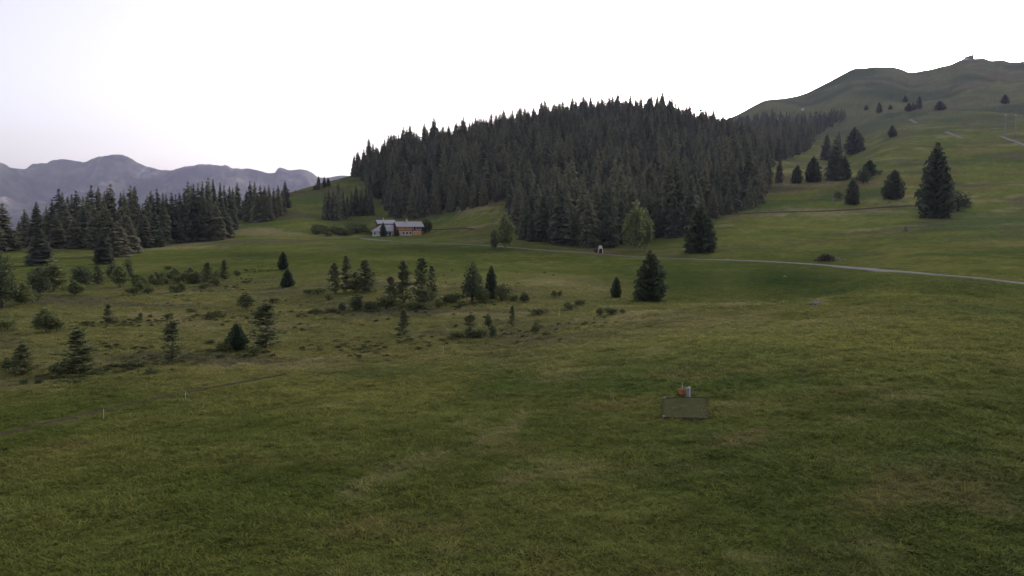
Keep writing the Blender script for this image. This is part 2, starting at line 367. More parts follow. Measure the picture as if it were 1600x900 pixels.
# ------------------------------------------------------------------ object helpers
def mesh_np(name, V, Fc, mats, smooth_=False, midx=None):
    me = bpy.data.meshes.new(name)
    me.from_pydata([tuple(v) for v in V] if not isinstance(V, np.ndarray) else V.tolist(), [], Fc if isinstance(Fc, list) else Fc.tolist())
    for m in (mats if isinstance(mats, (list, tuple)) else [mats]): me.materials.append(m)
    if midx is not None: me.polygons.foreach_set('material_index', midx)
    if smooth_: me.polygons.foreach_set('use_smooth', [True] * len(me.polygons))
    me.update(); return me
def grid_mesh(name, X, Y, Z, mat, wrap=False):
    nr, nc = X.shape
    V = np.stack([X, Y, Z], -1).reshape(-1, 3)
    i = np.arange(nr - 1)[:, None]; j = np.arange(nc if wrap else nc - 1)[None, :]; j2 = (j + 1) % nc
    Fq = np.stack([i * nc + j, i * nc + j2, (i + 1) * nc + j2, (i + 1) * nc + j], -1).reshape(-1, 4)
    me = bpy.data.meshes.new(name)
    me.vertices.add(len(V)); me.vertices.foreach_set('co', V.ravel())
    me.loops.add(Fq.size); me.loops.foreach_set('vertex_index', Fq.ravel().astype(np.int32))
    me.polygons.add(len(Fq)); me.polygons.foreach_set('loop_start', np.arange(0, Fq.size, 4, dtype=np.int32))
    me.polygons.foreach_set('loop_total', np.full(len(Fq), 4, dtype=np.int32))
    me.polygons.foreach_set('use_smooth', np.ones(len(Fq), dtype=bool))
    me.materials.append(mat); me.update(calc_edges=True); me.validate(); return me
def color_attr(me, col, name='turf'):
    a = me.attributes.new(name, 'FLOAT_COLOR', 'POINT')
    a.data.foreach_set('color', np.c_[col, np.ones(len(col))].astype(np.float32).ravel())
def obj(name, me, parent=None, loc=None, rotz=0, scale=None):
    o = bpy.data.objects.new(name, me); C.objects.link(o)
    if parent: o.parent = parent
    if loc is not None: o.location = loc
    o.rotation_euler = (0, 0, rotz)
    if scale is not None: o.scale = scale
    return o
def tag(o, label=None, cat=None, group=None, kind=None):
    if label: o['label'] = label
    if cat: o['category'] = cat
    if group: o['group'] = group
    if kind: o['kind'] = kind
    return o

# ------------------------------------------------------------------ ground sheet
M_ground = ground_mat('alpine_turf')
az = np.unique(np.concatenate([np.radians(np.linspace(-40, 40, 760)), np.radians(np.linspace(40, 320, 120))[1:-1]]))
rr = np.exp(np.linspace(math.log(6), math.log(7000), 520))
A, Rr = np.meshgrid(az, rr)
GX, GY = np.sin(A) * Rr, np.cos(A) * Rr
gz = land(GX, GY)
gm = grid_mesh('ground', GX, GY, gz.reshape(GX.shape), M_ground, wrap=True)
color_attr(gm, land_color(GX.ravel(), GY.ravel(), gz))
ground = tag(obj('ground', gm), 'grassy alpine meadow rising to pastures and hills', kind='structure')

def spot(px, py):
    h = None
    while h is None:
        h = hit(px, py, land); py += 1.0
    x, y = h
    return x, y, float(land(x, y)[0])

# ------------------------------------------------------------------ roads and paths
M_gravel = simple_mat('pale_gravel', (.21, .20, .19), .95, .3, 1.5, 0.0, bump=.4, coord='Object')
M_lane = simple_mat('earth_lane', (.066, .060, .048), .95, .35, .8, 0.0)
M_track = simple_mat('trodden_turf', (.060, .054, .032), .95, .35, 3.0, 0.0)
M_path = simple_mat('stony_path', (.20, .195, .18), .95, .3, .6, 0.0)
def ribbon(name, q, wd, mat, lift, ragged=.12, seed=1, wf=None):
    t = np.gradient(q, axis=0); t /= np.hypot(t[:, 0], t[:, 1])[:, None]
    nrm = np.c_[-t[:, 1], t[:, 0]]
    off = np.linspace(-.5, .5, 7)
    ww = wd * (1 + ragged * fbm(np.arange(len(q)) * .35, np.zeros(len(q)), 2.0, 3, seed))
    if wf is not None: ww = ww * wf(q)
    X = q[:, 0][:, None] + nrm[:, 0][:, None] * off * ww[:, None]
    Y = q[:, 1][:, None] + nrm[:, 1][:, None] * off * ww[:, None]
    Z = land(X, Y).reshape(X.shape) + lift
    Z[:, 0] -= lift * 2.5; Z[:, -1] -= lift * 2.5
    return obj(name, grid_mesh(name, X, Y, Z, mat))
tag(ribbon('road', RP['road'], 3.4, M_gravel, .12, wf=lambda q: np.interp(CX + F * q[:, 0] / q[:, 1], [560, 590, 620, 700, 830, 900, 1040, 1150, 1600], [1.0, .7, .14, .10, .38, .18, .2, .75, 1.0])), 'pale gravel road crossing the meadow to the farmhouse', kind='structure')
tag(ribbon('hillside_lane', RP['hillside_lane'], 4.2, M_lane, .16, .6), 'dark earth lane running level across the right hillside', kind='structure')
tag(ribbon('trodden_track', RP['trodden_track'], .45, M_track, .05, .4), 'thin trodden track slanting across the lower meadow', kind='structure')
tag(ribbon('gravel_path', RP['gravel_path'], 4.5, M_path, .3), 'short pale path on the slope above the tall fir', kind='structure')
tag(ribbon('stony_path', RP['stony_path'], 4.0, M_path, .3), 'pale stony path below the pair of white pylons', kind='structure')
tag(ribbon('field_path', RP['field_path'], 2.0, M_lane, .15), 'faint path in the meadow beside the farmhouse', kind='structure')
tag(ribbon('upper_path', RP['upper_path'], 5.0, M_path, .5), 'scrap of pale path high on the hillside', kind='structure')

# ------------------------------------------------------------------ distant mountains
SKYL = [(-700,300),(-400,275),(-250,245),(-120,262),(-40,240),(0,252),(20,262),(40,265),(58,258),(72,254),(86,250),(100,248),(112,249),(124,252),(134,253.5),(145,247),(158,242),(170,242),(178,241),(192,241.5),(206,248),(222,258),(240,263),(268,265),(284,262),(300,259),(325,257),(345,258.5),(360,263),(390,263),(405,266),(429,271.5),(436,265),(452,268.5),(472,267),(488,271),(498,277.5),(512,276),(530,272),(545,275),(620,285),(800,300),(1100,330)]
M_mtn, t_, b_ = new_mat('far_mountain')
n_ = noise_node(t_, .0016, 7, 'World', .65); n2_ = noise_node(t_, .006, 6, 'World', .65)
c_ = ramp(t_, n_.outputs[0], [(.38, (.018, .026, .018)), (.48, (.05, .065, .035)), (.58, (.11, .105, .07)), (.68, (.30, .285, .26))])
c_ = mixrgb(t_, 'MULTIPLY', .8, c_, ramp(t_, n2_.outputs[0], [(.35, (.3, .3, .3)), (.65, (1.7, 1.7, 1.7))]))
t_.links.new(c_, b_.inputs['Base Color']); b_.inputs['Roughness'].default_value = 1
pxs = np.linspace(-700, 1000, 460); ds = np.linspace(4300, 9800, 90)
PXm, Dm = np.meshgrid(pxs, ds)
um = ray(PXm, 260)[0]
crest = ray(PXm, pchip([p[0] for p in SKYL], [p[1] for p in SKYL], PXm))[1] * 7600 + CAM_H
tm = np.clip((Dm - 4300) / 3300, 0, 1); tb = np.clip((Dm - 7600) / 2200, 0, 1)
Xm = um * Dm; Ym = Dm
crest = crest + 16 * fbm(PXm, PXm * 0, 30, 4, 151) + 7 * fbm(PXm, PXm * 0, 9, 2, 153)
base_z = -230
prof = np.where(Dm <= 7600, .55 * tm ** 1.1 + .45 * tm ** 3, 1 - .9 * tb ** 1.3)
env = np.where(Dm <= 7600, np.minimum(1, tm * 3) * (1 - smooth(.93, 1, tm)), 0)
sp = (1 - np.abs(fbm(Xm, Ym * .55, 1100, 6, 131))) * 2 - 1.45
Zm = base_z + (crest - base_z) * prof + env * 260 * sp + env * 90 * fbm(Xm, Ym, 320, 4, 141)
# nothing in front may overtop the crest line seen from here: keep the foreslopes below their sight line
lim = CAM_H + (crest - CAM_H) / 7600 * Dm - 25 * (1 - tm)
Zm = np.where(Dm < 7500, np.minimum(Zm, lim), Zm)
tag(obj('mountain_range', grid_mesh('mountain_range', Xm, Ym, Zm, M_mtn)), 'hazy blue-grey mountain range beyond the valley', kind='structure')

# ------------------------------------------------------------------ vegetation builders (unit height)
M_bark = simple_mat('dark_bark', (.060, .048, .038), .9, .35, 14)
M_pale_bark = simple_mat('pale_bark', (.20, .18, .155), .85, .35, 22)
M_spruce = foliage_mat('spruce_needles', (.080, .098, .072), (.205, .200, .128), .2)
M_fir = foliage_mat('fir_needles', (.070, .096, .054), (.096, .116, .062), .2)
M_pine = foliage_mat('pine_needles', (.150, .172, .086), (.195, .212, .112), .35)
M_larch = foliage_mat('light_leaves', (.175, .205, .088), (.205, .230, .100), .3)
M_shrub = foliage_mat('shrub_leaves', (.078, .098, .042), (.125, .140, .056), .2)
M_heath = foliage_mat('heath_twigs', (.058, .058, .032), (.086, .080, .042))

def tube(V, Fc, pts, rad, n=6):
    b0 = len(V)
    for p, r in zip(pts, rad):
        for k in range(n):
            a = 2 * math.pi * k / n; V.append((p[0] + r * math.cos(a), p[1] + r * math.sin(a), p[2]))
    for i in range(len(pts) - 1):
        for k in range(n):
            k2 = (k + 1) % n
            Fc.append((b0 + i * n + k, b0 + i * n + k2, b0 + (i + 1) * n + k2, b0 + (i + 1) * n + k))
    Fc.append(tuple(b0 + (len(pts) - 1) * n + k for k in range(n)))

def trunk_geo(rnd, r0, top=.97, bend=.01, limbs=0, n=6):
    V, Fc = [], []
    bx, by = rnd.uniform(-bend, bend), rnd.uniform(-bend, bend)
    pts = [(bx * math.sin(t * 3), by * math.sin(t * 2.4), -0.03 + (top + .03) * t) for t in (0, .04, .2, .4, .6, .8, 1)]
    rad = [r0 * 1.45, r0 * 1.08, r0 * .9, r0 * .7, r0 * .5, r0 * .28, r0 * .08]
    tube(V, Fc, pts, rad, n)
    for i in range(limbs):
        z = rnd.uniform(.18, .8); a = rnd.uniform(0, 6.283); L = rnd.uniform(.08, .2) * (1.1 - z)
        p = [(0, 0, z), (math.cos(a) * L * .55, math.sin(a) * L * .55, z + L * .2), (math.cos(a) * L, math.sin(a) * L, z + L * .5)]
        tube(V, Fc, p, [r0 * .3, r0 * .2, r0 * .06], 4)
    return V, Fc

def conifer_geo(seed, R=.16, nlev=26, nbr=11, z0=.04, droop=.5, ragged=.35, shape=.85, gap=.06, wide=.30, waist=0.0, tipz=1.0, full=0.0, up0=0.0):
    rnd = random.Random(seed); V, Fc = [], []
    lob = [rnd.uniform(.8, 1.15) for _ in range(7)]
    for i in range(nlev):
        t = (i + rnd.uniform(-.3, .3)) / nlev; t = min(max(t, 0), .985)
        r = R * ((1 - t) ** shape * (1 - full) + full * (1 - t ** 2.0) ** .9 * min(1, .78 + t * 2.0)) * (1 - waist * math.exp(-(t / .12) ** 2)) * rnd.uniform(.86, 1.1) + .010
        nb = max(4, int(nbr * (.38 + .62 * (1 - t))))
        a0 = rnd.uniform(0, 6.283)
        for b in range(nb):
            if rnd.random() < gap: continue
            a = a0 + 6.283 * b / nb + rnd.uniform(-.3, .3)
            L = r * rnd.uniform(1 - ragged, 1.08) * lob[int((a / 6.283 * 7) % 7)]
            z = z0 + (tipz - z0) * t + rnd.uniform(-.012, .012)
            ca, sa = math.cos(a), math.sin(a); wv = wide * L * rnd.uniform(.75, 1.25) + .006
            up = (.25 * t + up0) * L
            P = lambda f, s, dz: (ca * L * f - sa * s, sa * L * f + ca * s, z + dz)
            b0 = len(V)
            V += [P(.02, 0, .01), P(.5, wv, up * .5 - droop * L * .35), P(.5, 0, up - droop * L * .12), P(.5, -wv, up * .5 - droop * L * .35),
                  P(1, 0, up - droop * L * .55), P(.85, wv * .55, up * .6 - droop * L * .62), P(.85, -wv * .55, up * .6 - droop * L * .62)]
            Fc += [(b0, b0 + 1, b0 + 2), (b0, b0 + 2, b0 + 3), (b0 + 1, b0 + 5, b0 + 2), (b0 + 5, b0 + 4, b0 + 2), (b0 + 2, b0 + 4, b0 + 6), (b0 + 2, b0 + 6, b0 + 3)]
            for s in (-1, 1):
                f = rnd.uniform(.35, .85); b1 = len(V); q = rnd.uniform(.7, 1.3)
                V += [P(f - .12, 0, up * f - droop * L * .1), P(f + .12, s * wv * .2, up * f - droop * L * .25), P(f + .15, s * wv * q * 1.5, -droop * L * .75 * q)]
                Fc.append((b1, b1 + 1, b1 + 2))
    # leader
    b0 = len(V); V += [(.008, 0, .93), (-.004, .007, .93), (-.004, -.007, .93), (0, 0, 1.0)]
    Fc += [(b0, b0 + 1, b0 + 3), (b0 + 1, b0 + 2, b0 + 3), (b0 + 2, b0, b0 + 3)]
    return V, Fc

def pine_geo(seed, R=.2, nlev=15, nbr=5, z0=.14, gap=.22):
    """loose upright moor pine: short level boughs, each carrying tufts, gaps between"""
    rnd = random.Random(seed); V, Fc = [], []
    for i in range(nlev):
        t = rnd.random() ** .9 * .97 if i > 3 else i / 4; t = min(max(t, 0), .98)
        z = z0 + (.97 - z0) * t
        r = R * (.05 + .95 * (1 - t) ** .85) * (.7 + .3 * min(1, t * 5)) * rnd.uniform(.55, 1.15)
        for b in range(nbr):
            if rnd.random() < gap: continue
            a = rnd.uniform(0, 6.283); L = r * rnd.uniform(.55, 1.1); ca, sa = math.cos(a), math.sin(a)
            dz = rnd.uniform(-.2, .7) * L
            b0 = len(V); wq = .004
            V += [(-sa * wq, ca * wq, z), (sa * wq, -ca * wq, z), (ca * L, sa * L, z + dz)]; Fc.append((b0, b0 + 1, b0 + 2))
            nt_ = rnd.randint(5, 8)
            for k in range(nt_ + 3):
                f = rnd.uniform(.15, 1.05); c = (ca * L * f, sa * L * f, z + dz * f)
                for _ in range(4):
                    d = [rnd.gauss(0, 1) for _ in range(3)]; d[2] = d[2] * .6 + .35
                    n = math.sqrt(sum(q * q for q in d)); s = rnd.uniform(.02, .045)
                    d = [q / n * s for q in d]; e = [rnd.uniform(-.35, .35) * s for _ in range(3)]
                    b1 = len(V)
                    V += [(c[0] - e[0], c[1] - e[1], c[2] - e[2]), (c[0] + e[0], c[1] + e[1], c[2] + e[2]), (c[0] + d[0] + e[1], c[1] + d[1], c[2] + d[2]), (c[0] + d[0] * .7 - e[2], c[1] + d[1] * .7 - e[0], c[2] + d[2] * .6)]
                    Fc.append((b1, b1 + 1, b1 + 2, b1 + 3))
    b0 = len(V); V += [(.007, 0, .9), (-.004, .006, .9), (-.004, -.006, .9), (0, 0, 1.0)]
    Fc += [(b0, b0 + 1, b0 + 3), (b0 + 1, b0 + 2, b0 + 3), (b0 + 2, b0, b0 + 3)]
    return V, Fc

def leafy_geo(seed, lobes, n=900, size=.05, shell=.55):
    """leaf sprays spread through several overlapping lobes: (x, y, z, rx, rz)"""
    rnd = random.Random(seed); V, Fc = [], []
    wts = [l[3] ** 2 * l[4] + 1e-6 for l in lobes]
    for _ in range(n):
        lx, ly, lz, rx, rz = rnd.choices(lobes, wts)[0]
        d = [rnd.gauss(0, 1) for _ in range(3)]; q = math.sqrt(sum(v * v for v in d)); d = [v / q for v in d]
        rad = (shell + (1 - shell) * rnd.random()) * (1 + .18 * math.sin(5 * d[0] + seed) * math.cos(4 * d[1] + 3 * d[2])) * rnd.uniform(.8, 1.1)
        c = (lx + d[0] * rx * rad, ly + d[1] * rx * rad, max(.01, lz + d[2] * rz * rad))
        s = size * rnd.uniform(.6, 1.4)
        t1 = [d[0] + rnd.gauss(0, .7), d[1] + rnd.gauss(0, .7), d[2] + rnd.gauss(0, .7) + .3]
        t2 = [rnd.gauss(0, 1), rnd.gauss(0, 1), rnd.gauss(0, .6)]
        n1 = math.sqrt(sum(v * v for v in t1)) + 1e-6; n2 = math.sqrt(sum(v * v for v in t2)) + 1e-6
        t1 = [v / n1 * s for v in t1]; t2 = [v / n2 * s * .5 for v in t2]
        b = len(V)
        V += [tuple(c[i] - t1[i] * .6 for i in range(3)), tuple(c[i] + t2[i] for i in range(3)), tuple(c[i] + t1[i] for i in range(3)), tuple(c[i] - t2[i] for i in range(3))]
        Fc.append((b, b + 1, b + 2, b + 3))
    return V, Fc

LIB = {}
def lib(kind, crown, trunk, cm, tm):
    V, Fc = crown; V2, F2 = trunk
    a = mesh_np(kind + '_crown', V, Fc, cm); b = mesh_np(kind + '_trunk', V2, F2, tm, True)
    n = len(V2)
    j = mesh_np(kind + '_whole', V2 + V, F2 + [tuple(k + n for k in f) for f in Fc], [tm, cm], midx=[0] * len(F2) + [1] * len(Fc))
    LIB.setdefault(kind, []).append((a, b, j))
for k in range(7):
    rnd = random.Random(100 + k)
    lib('spruce', conifer_geo(k, R=rnd.uniform(.135, .175), nlev=34, nbr=14, droop=rnd.uniform(.55, .95), ragged=.5, shape=rnd.uniform(.7, .85), gap=.08, wide=.34, full=rnd.uniform(.35, .65)), trunk_geo(rnd, .013), M_spruce, M_bark)
for k in range(4):
    rnd = random.Random(200 + k)
    lib('fir', conifer_geo(40 + k, R=rnd.uniform(.235, .26), nlev=36, nbr=24, z0=.015, droop=.15, ragged=.5, shape=.7, gap=.06, wide=.17, waist=.12, full=rnd.uniform(.7, 1.0), up0=.35), trunk_geo(rnd, .02), M_fir, M_bark)
for k in range(2):
    rnd = random.Random(250 + k)
    lib('fir', conifer_geo(50 + k, R=.225, nlev=42, nbr=24, z0=.01, droop=.2, ragged=.55, shape=.7, gap=.06, wide=.17, waist=.06, full=1.0, up0=.3), trunk_geo(rnd, .02), M_fir, M_bark)
for k in range(5):
    rnd = random.Random(300 + k)
    lib('pine', pine_geo(60 + k, R=rnd.uniform(.28, .34), nlev=62 + k * 5, nbr=3, z0=.05, gap=.1), trunk_geo(rnd, .014, bend=.02, limbs=7), M_pine, M_pale_bark)
for k in range(3):
    rnd = random.Random(400 + k)
    L = [(0, 0, .32, .21, .24), (.03, .02, .52, .19, .24), (-.02, 0, .70, .13, .18), (0, 0, .86, .07, .13)] + [(rnd.uniform(-.12, .12), rnd.uniform(-.12, .12), rnd.uniform(.25, .6), .1, .12) for _ in range(4)]
    lib('larch', leafy_geo(80 + k, L, 2600, .036, .3), trunk_geo(rnd, .016, bend=.02, limbs=9), M_larch, M_pale_bark)
for k in range(4):
    rnd = random.Random(500 + k)
    L = [(rnd.uniform(-.28, .28), rnd.uniform(-.28, .28), rnd.uniform(.25, .6), rnd.uniform(.22, .36), rnd.uniform(.22, .38)) for _ in range(7)]
    lib('shrub', leafy_geo(90 + k, L, 850, .065, .4), trunk_geo(rnd, .03, top=.7, bend=.05, limbs=6), M_shrub, M_bark)
for k in range(3):
    rnd = random.Random(600 + k)
    L = [(0, 0, .36, .24, .32), (.05, -.03, .55, .21, .3), (-.03, .03, .74, .15, .23), (0, 0, .9, .06, .1), (.12, .05, .3, .16, .2), (-.13, -.04, .32, .16, .22)]
    lib('dense', leafy_geo(120 + k, L, 1500, .038, .45), trunk_geo(rnd, .025, limbs=6), M_fir, M_bark)

PLANTS = 0
KINDNAME = {'spruce': ('spruce_tree', 'spruce'), 'fir': ('fir_tree', 'fir tree'), 'pine': ('moor_pine', 'pine'), 'larch': ('leafy_tree', 'tree'), 'shrub': ('shrub', 'shrub'), 'dense': ('mountain_pine', 'pine')}
def plant(kind, x, y, z, h, label, group=None, wscale=1.0, var=None, rot=None, lean=0.0):
    global PLANTS
    PLANTS += 1
    rnd = random.Random(PLANTS * 13 + 5)
    a, b, _ = LIB[kind][(rnd.randrange(99) if var is None else var) % len(LIB[kind])]
    nm, cat = KINDNAME[kind]
    e = obj(nm, None, None, (x, y, z), rnd.uniform(0, 6.283) if rot is None else rot, (h * wscale, h * wscale, h))
    e.rotation_euler = (rnd.uniform(-.02, .02), lean + rnd.uniform(-.02, .02), e.rotation_euler[2]); e.empty_display_size = .2
    tag(e, label, cat, group)
    obj('trunk', b, e); obj('crown', a, e)
    return e
def plant_px(kind, px, top, base, wpx, label, group=None, var=None, lean=0.0):
    """a plant whose foot is seen at (px, base) and tip at row top, wpx wide: its distance sets its true size"""
    x, y, z = spot(px, base)
    s_top = float(ray(px, top)[1]); h = max(.3, CAM_H + s_top * y - z)
    nat = {'spruce': .27, 'fir': .43, 'pine': .36, 'larch': .34, 'shrub': .9, 'dense': .46}[kind]
    wm = wpx / F * math.hypot(x, y)
    return plant(kind, x, y, z - .02 * h, h * 1.02, label, group, min(2.6, max(.5, wm / (h * nat))), var, None, lean)

